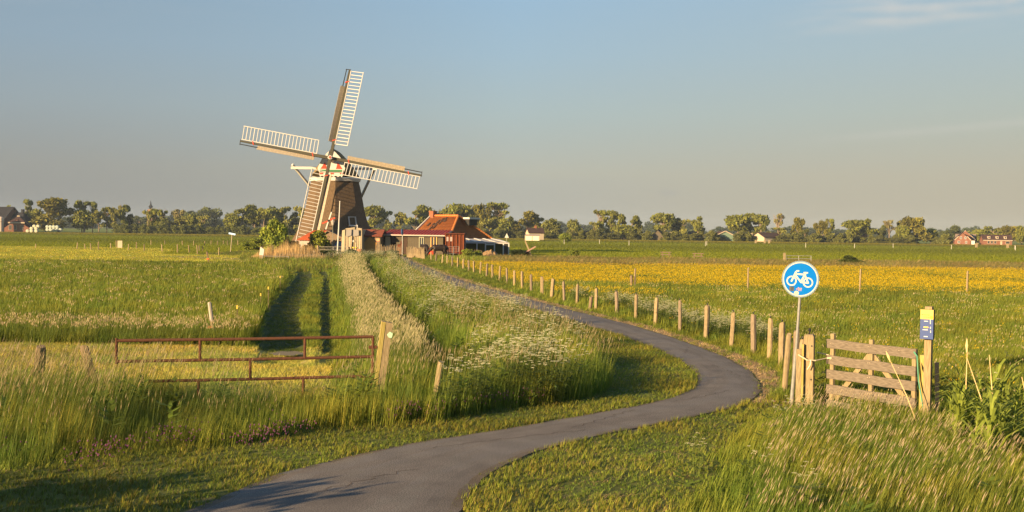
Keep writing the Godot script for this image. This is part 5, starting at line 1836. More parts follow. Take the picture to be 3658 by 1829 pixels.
func gates() -> void:
	# timber pedestrian gate on the right
	var o := thing("timber_gate", "grey weathered five board timber gate between the two gate posts", "gate", W(5.54, 0, 19.25), -57.5)
	var L := 1.82
	var tops := [1.18, 0.9, 0.655, 0.39, 0.12]
	for i in 5:
		var b := MB.new()
		for k in 6:
			var x0 := -0.03 + (L + 0.03) * k / 6.0
			var x1 := -0.03 + (L + 0.03) * (k + 1) / 6.0
			var w0 := 0.006 * sin(k * 1.7 + i * 2.0)
			var w1 := 0.006 * sin((k + 1) * 1.7 + i * 2.0)
			var y: float = tops[i]
			b.hexa([Vector3(x0, y - 0.155 + w0, -0.014), Vector3(x1, y - 0.155 + w1, -0.014), Vector3(x1, y - 0.155 + w1, 0.014), Vector3(x0, y - 0.155 + w0, 0.014), Vector3(x0, y + w0, -0.014), Vector3(x1, y + w1, -0.014), Vector3(x1, y + w1, 0.014), Vector3(x0, y + w0, 0.014)])
		part(o, "board", b.mesh(), M.board)
	for q in [[0.07, 1.25, 0.0], [0.9, 1.22, 0.02], [1.76, 1.15, 0.0]]:
		part(o, "upright", boxmesh(Vector3(0.075, q[1], 0.05)), M.oak, Vector3(q[0], q[1] / 2 + 0.03, -0.041))
	for s in [[0.12, 0.14], [1.65, 0.25]]:
		var b := MB.new()
		b.beam(Vector3(s[0], s[1], -0.085), Vector3(0.86, 1.02, -0.085), 0.03, 0.09)
		part(o, "diagonal", b.mesh(), M.oak)
	for i in 5:
		for x in [0.07, 0.88, 0.92, 1.5]:
			part(o, "bolt", boxmesh(Vector3(0.012, 0.012, 0.01)), M.pale_wall, Vector3(x, tops[i] - 0.06 - 0.03 * sin(x * 40.0), 0.019))
	o = thing("gate_post", "thick squared oak gate post beside the cycle sign", "post", W(5.17, 0, 19.1), -24.0)
	var b := MB.new()
	b.hexa([Vector3(-0.09, -0.1, -0.085), Vector3(0.09, -0.1, -0.085), Vector3(0.09, -0.1, 0.085), Vector3(-0.09, -0.1, 0.085), Vector3(-0.083, 1.25, -0.08), Vector3(0.083, 1.25, -0.08), Vector3(0.083, 1.24, 0.08), Vector3(-0.083, 1.24, 0.08)])
	b.hexa([Vector3(-0.083, 1.24, -0.08), Vector3(0.083, 1.24, -0.08), Vector3(0.083, 1.24, 0.08), Vector3(-0.083, 1.24, 0.08), Vector3(-0.05, 1.275, -0.05), Vector3(0.06, 1.28, -0.05), Vector3(0.06, 1.27, 0.05), Vector3(-0.05, 1.27, 0.05)])
	part(o, "post", b.mesh(), M.oak)
	for y in [1.08, 0.5, 0.1]:
		part(o, "bolt", boxmesh(Vector3(0.02, 0.02, 0.012)), M.black, Vector3(0.05, y, 0.092))
	part(o, "insulator", M.knob, M.black, Vector3(0, 1.32, 0), Vector3.ZERO).scale = Vector3(1.3, 1.3, 1.3)
	o = thing("gate_post", "older split slab with mossy stripe fixed left of the thick gate post", "post", W(5.0, 0, 19.05), -18.0)
	part(o, "slab", boxmesh(Vector3(0.085, 1.1, 0.07)), M.oak, Vector3(-0.02, 0.47, 0))
	part(o, "mossy_edge", boxmesh(Vector3(0.035, 1.22, 0.06)), M.oak_moss, Vector3(0.045, 0.5, 0.012))
	b = MB.new()
	b.tube([W(4.95, 0.93, 18.98), W(5.1, 0.84, 18.96), W(5.25, 0.83, 18.99), W(5.5, 0.85, 19.2), W(5.62, 0.86, 19.16)], [0.011, 0.011, 0.011, 0.011, 0.011], 5)
	b.tube([W(5.62, 0.86, 19.16), W(5.55, 0.9, 19.25), W(5.36, 0.94, 19.3)], [0.011, 0.011, 0.01], 5)
	b.tube([W(5.16, 0.84, 18.95), W(5.15, 0.76, 18.94), W(5.1, 0.68, 18.94)], [0.014, 0.012, 0.01], 5)
	single("tie_rope", b.mesh(), M.straw_rope, "pale rope tying the timber gate to the thick gate post", "rope")
	o = thing("hinge_post", "greenish hinge post at the right end of the timber gate", "post", W(6.6, 0, 17.62), -40.0)
	part(o, "post", boxmesh(Vector3(0.09, 1.2, 0.09)), M.oak_moss, Vector3(0, 0.5, 0))
	b = MB.new()
	b.tube([W(6.46, 1.14, 17.66), W(6.48, 1.08, 17.58), W(6.5, 0.7, 17.55), W(6.54, 0.35, 17.48), W(6.58, 0.0, 17.4)], [0.016, 0.013, 0.012, 0.013, 0.011], 5)
	single("green_rope", b.mesh(), mat(0.08, 0.24, 0.15, 0.7), "green rope hanging down at the hinge end of the timber gate", "rope")
	b = MB.new()
	b.beam(W(6.71, -0.05, 17.28), W(6.68, 1.02, 17.28), 0.05, 0.05, Vector3.RIGHT)
	single("iron_bar", b.mesh(), M.black, "dark iron hinge bar standing against the information sign post", "bar")
	# rusty tube gate on the left
	o = thing("rusty_gate", "rusty iron tube barrier gate across the grassy track", "gate", W(-6.4, 0, 17.9))
	var e := Vector3(4.05, 0, -0.9)
	for q in [[1.13, 0.0, 1.0], [0.79, 0.0, 1.0], [0.46, 0.12, 1.0], [0.13, 0.7, 0.95]]:
		b = MB.new()
		b.tube([e * q[1] + Vector3(0, q[0], 0), e * (q[1] + q[2]) / 2.0 + Vector3(0, q[0] + 0.008, 0), e * q[2] + Vector3(0, q[0] + 0.03, 0)], [0.026, 0.026, 0.026], 8)
		part(o, "rail", b.mesh(), M.rust)
	for q in [[0.0, 0.75, 1.17], [0.315, 0.8, 1.13], [0.725, 0.8, 1.15], [0.51, 0.46, 0.8], [0.31, 0.12, 0.46], [0.72, 0.12, 0.48], [1.0, 0.3, 1.17]]:
		b = MB.new()
		b.tube([e * q[0] + Vector3(0, q[1], 0.003), e * q[0] + Vector3(0, q[2], 0.003)], [0.024, 0.024], 8)
		part(o, "upright", b.mesh(), M.rust)
	o = thing("barrier_post", "stout leaning oak post with mossy side at the rusty gate", "post", W(-2.3, 0, 18.85), 12.0)
	b = MB.new()
	b.hexa([Vector3(-0.1, -0.1, -0.09), Vector3(0.09, -0.1, -0.09), Vector3(0.09, -0.1, 0.09), Vector3(-0.1, -0.1, 0.09), Vector3(0.09, 1.43, -0.09), Vector3(0.27, 1.39, -0.09), Vector3(0.27, 1.39, 0.09), Vector3(0.09, 1.43, 0.09)])
	part(o, "post", b.mesh(), M.oak)
	b = MB.new()
	b.hexa([Vector3(-0.106, -0.1, 0.02), Vector3(-0.03, -0.1, 0.02), Vector3(-0.03, -0.1, 0.096), Vector3(-0.106, -0.1, 0.096), Vector3(0.082, 1.42, 0.02), Vector3(0.15, 1.41, 0.02), Vector3(0.15, 1.41, 0.096), Vector3(0.082, 1.42, 0.096)])
	part(o, "mossy_side", b.mesh(), M.oak_moss)
	b = MB.new()
	b.plate([Vector2(0.17, 1.2), Vector2(0.22, 1.25), Vector2(0.27, 1.22), Vector2(0.25, 1.14), Vector2(0.2, 1.15)], 0.097, 0.104)
	part(o, "tag", b.mesh(), mat(0.4, 0.6, 0.4))
	part(o, "latch", boxmesh(Vector3(0.14, 0.05, 0.05)), M.rust, Vector3(-0.06, 0.98, 0.03))
	var stub := post_mesh(7, 0.07)
	post("old_stub", stub, M.post_dark, "mossy leaning stub post left of the rusty gate", "", -6.9, 18.6, 1.0, false, Vector3(0, 0, 18), 1.1)
	post("old_stub", stub, M.post_dark, "rotten short stump at the left edge of the tall grass", "", -8.05, 18.6, 0.95, false, Vector3(0, 0, -8), 1.2)
	post("old_stub", stub, M.post, "short pale stub in the tall grass right of the rusty gate", "", -1.28, 18.6, 0.78, false, Vector3(0, 0, -8), 0.8)
	o = post("meadow_stake", post_mesh(4, 0.045), M.post, "leaning white topped stake in the left meadow behind the rusty gate", "", -7.85, 29.2, 1.0, false, Vector3(0, 0, 8), 1.0)
	b = MB.new()
	b.tube([Vector3(0, 0.5, 0), Vector3(0, 0.98, 0), Vector3(0, 1.01, 0)], [0.052, 0.052, 0.04], 8)
	part(o, "white_top", b.mesh(), mat(0.33, 0.29, 0.23))
	part(o, "orange_ring", boxmesh(Vector3(0.13, 0.05, 0.08)), mat(0.6, 0.13, 0.03), Vector3(-0.04, 0.35, 0.02))


func treeline() -> void:
	var rows := [
		["round", "round tree crown rising behind the dark barn roof at the far left", -214.2, 470, 11.2, 4.4],
		["slim", "slim tall tree just right of the dark barn", -195.1, 445, 12.7, 3.5],
		["round", "low rounded tree between the dark barn and the broad dark tree", -189.4, 440, 9.4, 6.3],
		["oak", "broadest dark tree of the left treeline, behind the wrapped bales", -178.5, 435, 12.8, 14.4],
		["slim", "tall thin topped tree right beside the broadest dark tree", -170.6, 438, 13.5, 5.0],
		["round", "dark bushy tree at the foot of the tall thin topped tree", -168.9, 436, 9.4, 7.8],
		["slim", "slender tree with narrow crown, third spire from the broad dark tree", -167.1, 440, 12.0, 3.8],
		["light", "small pale tree in front of the slender trees on the left", -163.1, 436, 9.3, 4.1],
		["slim", "narrow upright tree left of the umbrella topped slim tree", -161.4, 440, 10.0, 3.8],
		["light", "leafy upright tree touching the umbrella topped slim tree", -157.7, 438, 10.5, 4.4],
		["slim", "slim tree with an umbrella top on a long bare trunk, left treeline", -154.8, 440, 11.9, 4.4],
		["dark", "dark pointed tree right of the umbrella topped slim tree", -153.2, 442, 8.6, 4.1],
		["far", "blue grey rounded tree far behind, left of the church tower", -216.1, 640, 9.3, 9.2],
		["light", "light tree partly hiding the church tower from the left", -144.5, 438, 9.0, 3.5],
		["slim", "thin open tree overlapping the church tower on its right", -142.1, 440, 10.5, 4.4],
		["slim", "thin open tree one step right of the church tower", -138.5, 438, 10.0, 3.8],
		["dark", "dark low tree before the thin open tree right of the church", -135.6, 434, 6.7, 5.3],
		["bare", "greyish half bare tree midway between church tower and big blue grey tree", -133.6, 440, 9.3, 6.3],
		["light", "light green wide tree in front of the half bare tree", -130.3, 436, 7.5, 7.2],
		["round", "medium green tree touching the big blue grey tree on its left", -126.9, 436, 8.1, 5.3],
		["far", "biggest blue grey round tree, alone behind the left hedge", -177.7, 640, 15.2, 15.2],
		["far", "smaller left shoulder tree of the biggest blue grey tree", -183.5, 640, 13.0, 7.8],
		["far", "low blue grey tree trailing right of the biggest blue grey tree", -171.2, 640, 7.2, 9.2],
		["light", "small pale tree standing in front of the biggest blue grey tree", -121.4, 434, 7.2, 4.7],
		["round", "leftmost round tree of the grove left of the windmill", -110.4, 436, 8.8, 6.9],
		["trunk", "tallest tree of the grove left of the windmill, pale trunk showing", -106.7, 438, 11.7, 8.2],
		["trunk", "second pale trunk tree of the grove, right of its tallest tree", -102.1, 438, 10.5, 5.7],
		["trunk", "grove tree with forked pale trunk, behind the garden bush", -98.5, 438, 10.8, 6.3],
		["round", "dense grove tree above the garden bush left of the windmill", -95.0, 440, 11.6, 7.0],
		["light", "light feathery tree between the grove and the windmill", -90.2, 440, 11.3, 4.7],
		["dark", "darker tree close to the left foot of the windmill", -87.6, 442, 10.3, 4.8],
		["light", "light tree half hidden by the left flank of the windmill", -84.2, 440, 11.4, 5.1],
		["dark", "dark tree just right of the windmill body", -56.7, 440, 8.6, 5.4],
		["umbrella", "pale domed tree right of the windmill body", -54.7, 438, 12.0, 6.9],
		["light", "feathery tree between the domed tree and the stable roof", -49.7, 440, 10.1, 4.4],
		["light", "open light tree above the middle of the red stable roof", -44.5, 440, 10.3, 5.4],
		["trunk", "tall tree with visible trunk left of the farmhouse chimney", -38.5, 438, 12.4, 8.2],
		["round", "full tree directly behind the farmhouse chimney", -33.5, 440, 12.2, 7.0],
		["round", "tree behind the left end of the orange roof ridge", -28.2, 442, 11.5, 6.4],
		["umbrella", "wide domed tree above the orange roof ridge", -21.7, 438, 13.1, 9.5],
		["dark", "dark narrow tree above the white dormer of the farmhouse", -16.2, 436, 12.5, 4.4],
		["oak", "tall yellowish tree right of the white dormer", -12.8, 436, 12.7, 5.6],
		["slim", "tallest airy tree right of the farmhouse roof", -6.1, 438, 13.6, 7.9],
		["light", "broad low tree behind the right slope of the orange roof", -8.9, 434, 8.3, 9.4],
		["round", "low leafy tree under the tallest airy tree", -3.0, 434, 8.0, 6.9],
		["dark", "small dark tree at the gap right of the tallest airy tree", 0.2, 436, 9.7, 4.1],
		["oak", "big rounded tree over the white garage", 5.9, 436, 10.1, 8.5],
		["light", "light tree leaning on the big rounded tree over the garage", 9.9, 438, 8.6, 4.7],
		["willow", "bushy tree right of the white garage", 14.3, 434, 7.7, 6.9],
		["willow", "small tree ending the clump right of the garage", 17.3, 434, 6.0, 3.7],
		["willow", "egg shaped willow standing alone in the middle distance", 23.9, 434, 7.1, 6.2],
		["light", "small tree left of the twin thin trees", 32.0, 434, 6.8, 3.7],
		["slim", "left one of the twin thin tall trees", 35.0, 438, 11.3, 4.7],
		["slim", "right one of the twin thin tall trees", 39.1, 438, 11.2, 4.4],
		["trunk", "round topped tree right of the twin thin trees", 43.2, 438, 10.3, 4.7],
		["trunk", "last round topped tree of the middle clump", 47.3, 438, 9.4, 5.0],
		["round", "low broad tree filling the middle clump", 44.1, 434, 5.9, 7.8],
		["umbrella", "mushroom shaped tree left of the centre right gap", 59.8, 438, 10.6, 8.2],
		["dark", "dark thin tree beside the mushroom shaped tree", 65.3, 440, 9.9, 4.4],
		["light", "light tree right of the dark thin tree", 68.1, 438, 8.3, 4.4],
		["trunk", "solitary tree with dark tuft crown, over the low sheds", 73.6, 438, 9.3, 4.4],
		["umbrella", "left tree of the tall trio above the green gabled bungalow", 89.5, 438, 10.3, 8.2],
		["slim", "middle tree of the tall trio above the bungalow", 94.0, 440, 10.9, 4.4],
		["umbrella", "right tree of the tall trio above the bungalow", 98.2, 438, 10.6, 6.0],
		["bare", "sparse vase shaped tree with bare twigs", 104.8, 436, 10.7, 4.4],
		["light", "small bushy tree at the foot of the sparse vase shaped tree", 104.7, 434, 5.6, 4.7],
		["oak", "ragged tree right of the sparse vase shaped tree", 113.5, 438, 9.1, 4.4],
		["dark", "dark short tree leaning beside the ragged tree", 115.0, 434, 5.8, 3.4],
		["oak", "left tree of the leaning pair beyond the cycle sign", 122.5, 438, 8.2, 4.1],
		["slim", "right thin tree of the leaning pair beyond the cycle sign", 126.1, 438, 9.1, 3.2],
		["umbrella", "wide flat topped tree left of the far paddock", 136.2, 438, 8.9, 8.5],
		["trunk", "tree with bright bare trunk right of the flat topped tree", 141.8, 438, 9.3, 5.0],
		["dark", "small dark tree beside the bare twiggy tree", 146.4, 438, 7.9, 3.5],
		["bare", "bare twiggy grey tree right of centre of the right treeline", 149.4, 438, 8.8, 5.4],
		["oak", "largest tree of the right treeline, left of the brick houses", 159.1, 438, 10.0, 8.8],
		["round", "lower left shoulder beside the largest right tree", 154.1, 436, 7.4, 5.6],
		["round", "rounded tree between the largest right tree and brick houses", 166.6, 440, 6.0, 5.4],
		["far", "smooth dome of a far tree left of the brick gable house", 206.9, 520, 8.2, 7.1],
		["willow", "low bush like tree beside the brick gable house", 168.7, 430, 3.7, 4.6],
		["round", "tree crown showing over the grey barn between brick houses", 198.2, 470, 6.5, 7.4],
		["trunk", "tree crown over the roof with three dormers", 204.6, 470, 7.4, 6.8],
		["oak", "rounded tree over the right end of the dormer roof", 211.4, 470, 7.5, 7.4],
		["round", "leafy tree cut by the right edge beside the dormer house", 198.2, 430, 7.8, 4.6],
	]
	for q in rows:
		tree(q[0], q[1], q[2], q[3], q[4], q[5])
	# garden bushes
	var bush := func(label: String, x: float, f: float, h: float, w: float, cols: Array, leaves := 4200) -> void:
		var L := []
		for i in 16:
			var y := rnd.randf_range(0.12, 0.9)
			var r := 0.42 * sqrt(maxf(0.1, 1.0 - y * y * 0.9))
			L.append([Vector3(rnd.randf_range(-r, r), y, rnd.randf_range(-r, r)), Vector3(0.2, 0.15, 0.2) * rnd.randf_range(0.7, 1.3)])
		L.append([Vector3(0, 0.42, 0), Vector3(0.4, 0.4, 0.4)])
		var t := MB.new()
		for i in 7:
			var a := TAU * i / 7.0
			t.tube([Vector3(0, 0, 0), Vector3(cos(a) * 0.15, 0.4, sin(a) * 0.15), Vector3(cos(a) * 0.3, 0.8, sin(a) * 0.3)], [0.02, 0.014, 0.004], 4)
		var o := thing("garden_bush", label, "bush", W(x, 0, f), rnd.randf() * 360)
		part(o, "foliage", leaf_cloud(L, leaves, 0.055, cols, 0.35), M.leaf)
		part(o, "stem", t.mesh(), M.bark)
		o.scale = Vector3(w, h, w)
	var gc := [Color(0.180, 0.222, 0.030), Color(0.216, 0.240, 0.035), Color(0.132, 0.174, 0.025)]
	bush.call("large yellow green bush left of the windmill foot", -26.6, 125.0, 3.75, 3.0, gc)
	bush.call("round bright bush before the brick shed", -22.2, 127.5, 2.7, 2.7, [Color(0.2, 0.21, 0.025), Color(0.16, 0.18, 0.022)])
	bush.call("low dark shrub right of the large yellow green bush", -24.9, 127.0, 1.5, 1.4, [Color(0.06, 0.075, 0.02)])
	bush.call("dark low shrub right of the veranda", 0.6, 127.2, 0.85, 1.9, [Color(0.035, 0.05, 0.015)])
	bush.call("small bright shrub at the right of the low picket fence", -4.7, 117.5, 0.9, 1.3, gc)
	bush.call("second small shrub before the brown heap", -3.7, 119.0, 0.8, 1.2, gc)
	bush.call("small green shrub in the rough strip right of the crossed planks", 6.9, 124.0, 0.95, 1.6, gc)
	bush.call("round shrub alone in the far field left of the willow", 14.2, 300.0, 2.4, 3.4, gc)
	bush.call("leafy shrub growing at the picket row behind the cow parsley", -12.2, 112.0, 0.9, 1.8, [Color(0.06, 0.08, 0.02)])
	bush.call("low nettle clump beside the clay planter", -16.2, 112.0, 0.85, 1.6, [Color(0.07, 0.09, 0.02)])
	bush.call("second nettle clump under the garden railing", -18.0, 108.0, 0.8, 1.9, [Color(0.07, 0.09, 0.02)])
	bush.call("low bush at the lane left of the yellow green bush", -33.0, 142.0, 1.5, 2.6, gc)
	bush.call("dark tuft behind the cycle sign in the rough strip", 34.5, 112.5, 0.9, 1.8, [Color(0.06, 0.08, 0.02)])
	for i in 4:
		var q: Array = [[-11.0, 8.4], [-9.7, 8.1], [-8.3, 8.4], [-7.0, 8.2], [-10.4, 6.3], [-8.9, 6.2], [-7.4, 6.3]][i]
		bush.call("%s of the shrubs left of the picture that shade the path" % NTH[i], q[0], q[1], 1.85 + 0.3 * sin(i * 2.0), 1.5, gc, 600)
	# hedges and far woods: one mass each
	var w0: Array = crown_of("willow")
	var add := func(key: String, x: float, f: float, h: float, w: float, tint: Color) -> void:
		if not lots.has(key):
			lots[key] = [[], []]
		var a := rnd.randf() * TAU
		lots[key][0].append(Transform3D(Basis(Vector3(cos(a) * w, 0, -sin(a) * w), Vector3(0, h, 0), Vector3(sin(a) * w, 0, cos(a) * w)), W(x, -0.1 * h, f)))
		lots[key][1].append(tint)
	var x := -152.0
	while x < -4.0:
		add.call("hedge", x, rnd.randf_range(424, 430), rnd.randf_range(3.2, 4.4), rnd.randf_range(4.0, 6.0), Color(0.75, 0.8, 0.8) * rnd.randf_range(0.8, 1.15))
		x += rnd.randf_range(1.4, 2.4)
	x = -4.0
	while x < 172.0:
		if (x > 14 and x < 22) or rnd.randf() < 0.12:
			x += 2.0
			continue
		add.call("shrubs", x, rnd.randf_range(424, 436), rnd.randf_range(2.2, 5.0), rnd.randf_range(4.0, 8.0), Color(0.85, 0.85, 0.8) * rnd.randf_range(0.75, 1.15))
		x += rnd.randf_range(1.6, 3.4)
	x = -620.0
	while x < 620.0:
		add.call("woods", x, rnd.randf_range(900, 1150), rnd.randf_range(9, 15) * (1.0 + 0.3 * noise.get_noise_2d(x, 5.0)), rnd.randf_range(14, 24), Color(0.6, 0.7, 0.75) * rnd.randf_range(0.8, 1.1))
		x += rnd.randf_range(5, 9)
	sow("hedge", "hedge", w0[0], M.leaf, "long dark clipped hedge under the left treeline", "hedge")
	sow("shrubs", "undergrowth", w0[0], M.leaf, "belt of shrubs under the trees on the right", "shrubs")
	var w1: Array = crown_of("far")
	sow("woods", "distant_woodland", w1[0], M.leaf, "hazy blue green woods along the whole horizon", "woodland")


func far_buildings() -> void:
	# big dark barn and farmhouse at the left edge
	var o := thing("barn", "huge dark roofed barn at the left edge of the picture", "barn", W(-212.0, 0, 440.0), -20.0)
	part(o, "wall", gable_walls(34, 16, 2.0, 9.3), M.far_brick)
	roof_pair(o, 34, 16, 2.0, 9.6, 0.6, M.slate)
	for i in 3:
		for j in 2:
			part(o, "roof_light", boxmesh(Vector3(0.8, 0.06, 2.6)), mat(0.13, 0.13, 0.15, 0.3), Vector3(8 + i * 2.4, 7.6 - j * 3.4, 2.1 + j * 3.6), Vector3(43, 0, 0))
	o = thing("farm_dwelling", "dark hipped farmhouse roof with chimney beside the huge barn", "house", W(-193.5, 0, 434.0), -20.0)
	part(o, "wall", gable_walls(9, 9, 1.8, 1.9), M.far_brick)
	part(o, "roof", roof_panel(Vector3(-5, 7.6, 0), Vector3(2.2, 7.6, 0), Vector3(5.6, 1.6, 5), Vector3(-5, 1.6, 5)), M.slate)
	part(o, "roof", roof_panel(Vector3(-5, 7.6, 0), Vector3(2.2, 7.6, 0), Vector3(5.6, 1.6, -5), Vector3(-5, 1.6, -5)), M.slate)
	part(o, "roof", roof_panel(Vector3(2.2, 7.6, 0), Vector3(2.201, 7.6, 0), Vector3(5.6, 1.6, -5), Vector3(5.6, 1.6, 5)), M.slate)
	part(o, "chimney", boxmesh(Vector3(0.9, 1.6, 0.9)), M.slate, Vector3(1.6, 8.0, 0))
	o = thing("gabled_cottage", "small brick front house with white trim before the dark farm roofs", "house", W(-188.3, 0, 422.0), 8.0)
	part(o, "wall", gable_walls(6, 9.0, 1.5, 4.6), M.far_brick, Vector3.ZERO, Vector3(0, 90, 0))
	var b := MB.new()
	b.hexa([Vector3(-4.9, 1.3, -3.1), Vector3(4.9, 1.3, -3.1), Vector3(3.2, 3.7, 3.3), Vector3(-3.2, 3.7, 3.3), Vector3(-0.3, 6.0, -3.1), Vector3(0.3, 6.0, -3.1), Vector3(0.3, 5.9, 1.0), Vector3(-0.3, 5.9, 1.0)])
	part(o, "roof", b.mesh(), M.brown_roof)
	part(o, "eave_board", boxmesh(Vector3(6.0, 0.45, 0.3)), M.pale_wall, Vector3(0, 3.5, 3.4))
	part(o, "ridge_knob", boxmesh(Vector3(0.9, 0.7, 0.9)), M.pale_wall, Vector3(0, 5.9, 0.6))
	for x in [-2.4, -0.6, 1.8]:
		window_on(o, Vector3(x, 1.7, 3.08), 1.1, 1.9, 0, M.pale_wall, 2)
	o = thing("silo", "round pale silo with domed top at the left edge", "silo", W(-192.0, 0, 415.0))
	b = MB.new()
	b.tube([Vector3(0, 0, 0), Vector3(0, 3.6, 0), Vector3(0, 4.0, 0), Vector3(0, 5.2, 0), Vector3(0, 5.7, 0)], [0.9, 0.95, 1.15, 1.05, 0.3], 12)
	part(o, "shell", b.mesh(), mat(0.42, 0.34, 0.27))
	# wrapped bales
	b = MB.new()
	for i in 12:
		var a0 := TAU * i / 12.0
		var a1 := TAU * (i + 1) / 12.0
		var c0 := Vector3(cos(a0) * 0.58, sin(a0) * 0.58, 0)
		var c1 := Vector3(cos(a1) * 0.58, sin(a1) * 0.58, 0)
		b.quad(c0 + Vector3(0, 0, -0.6), c1 + Vector3(0, 0, -0.6), c1 + Vector3(0, 0, 0.6), c0 + Vector3(0, 0, 0.6))
		b.tri(Vector3(0, 0, 0.66), c1 + Vector3(0, 0, 0.6), c0 + Vector3(0, 0, 0.6))
	var bale := b.mesh()
	var row := ["bottom", "middle", "top"]
	for q in [[-176.4, 0.6, 403.0, 3], [-174.2, 0.6, 403.0, 0], [-176.6, 1.6, 405.5, 0], [-174.8, 1.6, 405.5, 0], [-175.8, 2.5, 406.5, 0], [-174.4, 2.5, 406.5, 0]]:
		pass
	var spots := [[-176.6, 0.55, 403.0, "front left pile, bottom left"], [-175.2, 0.55, 403.0, "front left pile, bottom middle"], [-173.5, 0.55, 403.0, "front left pile, bottom right"], [-176.3, 1.45, 405.5, "front left pile, middle row left"], [-174.6, 1.45, 405.5, "front left pile, middle row right"], [-175.7, 2.3, 406.5, "front left pile, top left"], [-174.3, 2.3, 406.5, "front left pile, top right"]]
	for i in 5:
		spots.append([-173.2 + i * 1.2, 1.1, 412.0, "long rear pile, lower row %s" % NTH[i]])
	for i in 4:
		spots.append([-173.2 + i * 1.2, 2.15, 412.0, "long rear pile, upper row %s" % NTH[i]])
	for q in spots:
		single("wrapped_bale", bale, M.wrap if q[2] > 410.0 else mat(0.36, 0.35, 0.25, 0.4), "pale wrapped silage bale, %s" % q[3], "bale", W(q[0], q[1], q[2]), "wrapped bales by the left farm")
	# church tower
	o = thing("church_tower", "distant brick church tower with golden clock face and lantern", "church tower", W(-294.5, 0, 900.0), -12.0)
	part(o, "shaft", boxmesh(Vector3(4.6, 14, 4.6)), M.far_brick, Vector3(0, 7, 0))
	part(o, "upper_stage", boxmesh(Vector3(3.4, 3.2, 3.4)), M.far_brick, Vector3(0, 14.8, 0))
	b = MB.new()
	b.tube([Vector3(0, 16.2, 0), Vector3(0, 17.6, 0), Vector3(0, 18.6, 0), Vector3(0, 20.0, 0), Vector3(0, 24.0, 0)], [1.1, 1.2, 1.9, 0.7, 0.05], 8)
	part(o, "spire", b.mesh(), M.slate)
	b = MB.new()
	b.tube([Vector3(0, 11.4, 2.3), Vector3(0, 11.4, 2.45)], [1.4, 1.4], 16)
	var gold := mat(0.9, 0.5, 0.06, 0.35)
	part(o, "clock_face", b.mesh(), gold)
	# red brick gable house on the right
	o = thing("gable_house", "red brick gable house with white trim at the right horizon", "house", W(171.0, 0, 420.0), -18.0)
	part(o, "wall", gable_walls(9.0, 5.6, 1.6, 4.3), M.far_brick, Vector3(0, 0, -2.0), Vector3(0, 90, 0))
	part(o, "roof", roof_panel(Vector3(0, 4.55, 2.3), Vector3(0, 4.55, -6.6), Vector3(-3.2, 1.4, -6.6), Vector3(-3.2, 1.4, 2.3)), M.brown_roof)
	part(o, "roof", roof_panel(Vector3(0.001, 4.55, 2.3), Vector3(0.001, 4.55, -6.6), Vector3(3.2, 1.4, -6.6), Vector3(3.2, 1.4, 2.3)), M.brown_roof)
	b = MB.new()
	b.beam(Vector3(-1.5, 3.1, 2.62), Vector3(-2.9, 1.6, 2.62), 0.1, 0.26)
	b.beam(Vector3(1.5, 3.1, 2.62), Vector3(2.9, 1.6, 2.62), 0.1, 0.26)
	part(o, "white_trim", b.mesh(), M.pale_wall)
	for q in [[-1.4, 0.9, 0.9], [1.2, 0.85, 0.7], [-0.7, 2.5, 0.7], [0.9, 2.5, 0.7]]:
		window_on(o, Vector3(q[0], q[1], 2.56), q[2], 0.95, 0, M.white, 2)
	b = MB.new()
	b.beam(Vector3(1.2, 5.2, -5), Vector3(5.0, 1.6, -5), 0.4, 0.5)
	part(o, "rear_verge", b.mesh(), M.pale_wall)
	part(o, "rear_gable", gable_walls(5, 7, 1.5, 5.2), M.far_brick, Vector3(1.5, 0, -7), Vector3(0, 90, 0))
	part(o, "porch", boxmesh(Vector3(1.2, 1.5, 1.0)), M.white, Vector3(3.6, 0.75, 2.2))
	o = thing("grey_barn", "grey roofed barn between the two brick houses on the right", "barn", W(177.2, 0, 432.0), -30.0)
	part(o, "wall", gable_walls(7, 6, 1.5, 3.8), M.dark_boards)
	roof_pair(o, 7, 6, 1.5, 3.9, 0.3, mat(0.16, 0.12, 0.09))
	o = thing("dormer_house", "long brick house with three white dormers in its brown roof", "house", W(184.6, 0, 422.0), -8.0)
	part(o, "wall", gable_walls(10.4, 5.0, 1.75, 3.7), M.far_brick)
	roof_pair(o, 10.4, 5.0, 1.75, 3.75, 0.25, M.brown_roof)
	part(o, "eave_board", boxmesh(Vector3(10.7, 0.26, 0.2)), M.pale_wall, Vector3(0, 1.68, 2.75))
	for i in 3:
		var d := part(o, "dormer", boxmesh(Vector3(0.95, 0.95, 1.0)), M.pale_wall, Vector3(-3.0 + i * 2.95, 2.75, 1.5))
		part(d, "pane", boxmesh(Vector3(0.5, 0.55, 0.06)), M.pane, Vector3(0, 0, 0.5))
	for x in [-3.3, -2.1, -0.9]:
		window_on(o, Vector3(x, 0.95, 2.55), 0.85, 1.05, 0, M.pale_wall, 1)
	window_on(o, Vector3(3.6, 0.85, 2.55), 1.5, 1.1, 0, M.pale_wall, 1)
	part(o, "door", boxmesh(Vector3(0.7, 1.4, 0.06)), M.pale_wall, Vector3(1.3, 0.7, 2.55))
	# low roofs among the right-hand trees
	o = thing("garage", "low white double garage under the big rounded tree", "garage", W(6.0, 0, 330.0))
	part(o, "wall", boxmesh(Vector3(4.4, 1.6, 4)), M.pale_wall, Vector3(0, 0.85, -2))
	part(o, "flat_roof", boxmesh(Vector3(4.6, 0.22, 4.3)), mat(0.1, 0.11, 0.16), Vector3(0, 1.76, -2))
	for x in [-1.05, 1.05]:
		part(o, "door", boxmesh(Vector3(1.8, 1.3, 0.06)), mat(0.7, 0.58, 0.42), Vector3(x, 0.75, 0.04))
	o = thing("villa", "roof with small red chimney peeping over the white garage", "house", W(7.4, 0, 365.0), 15.0)
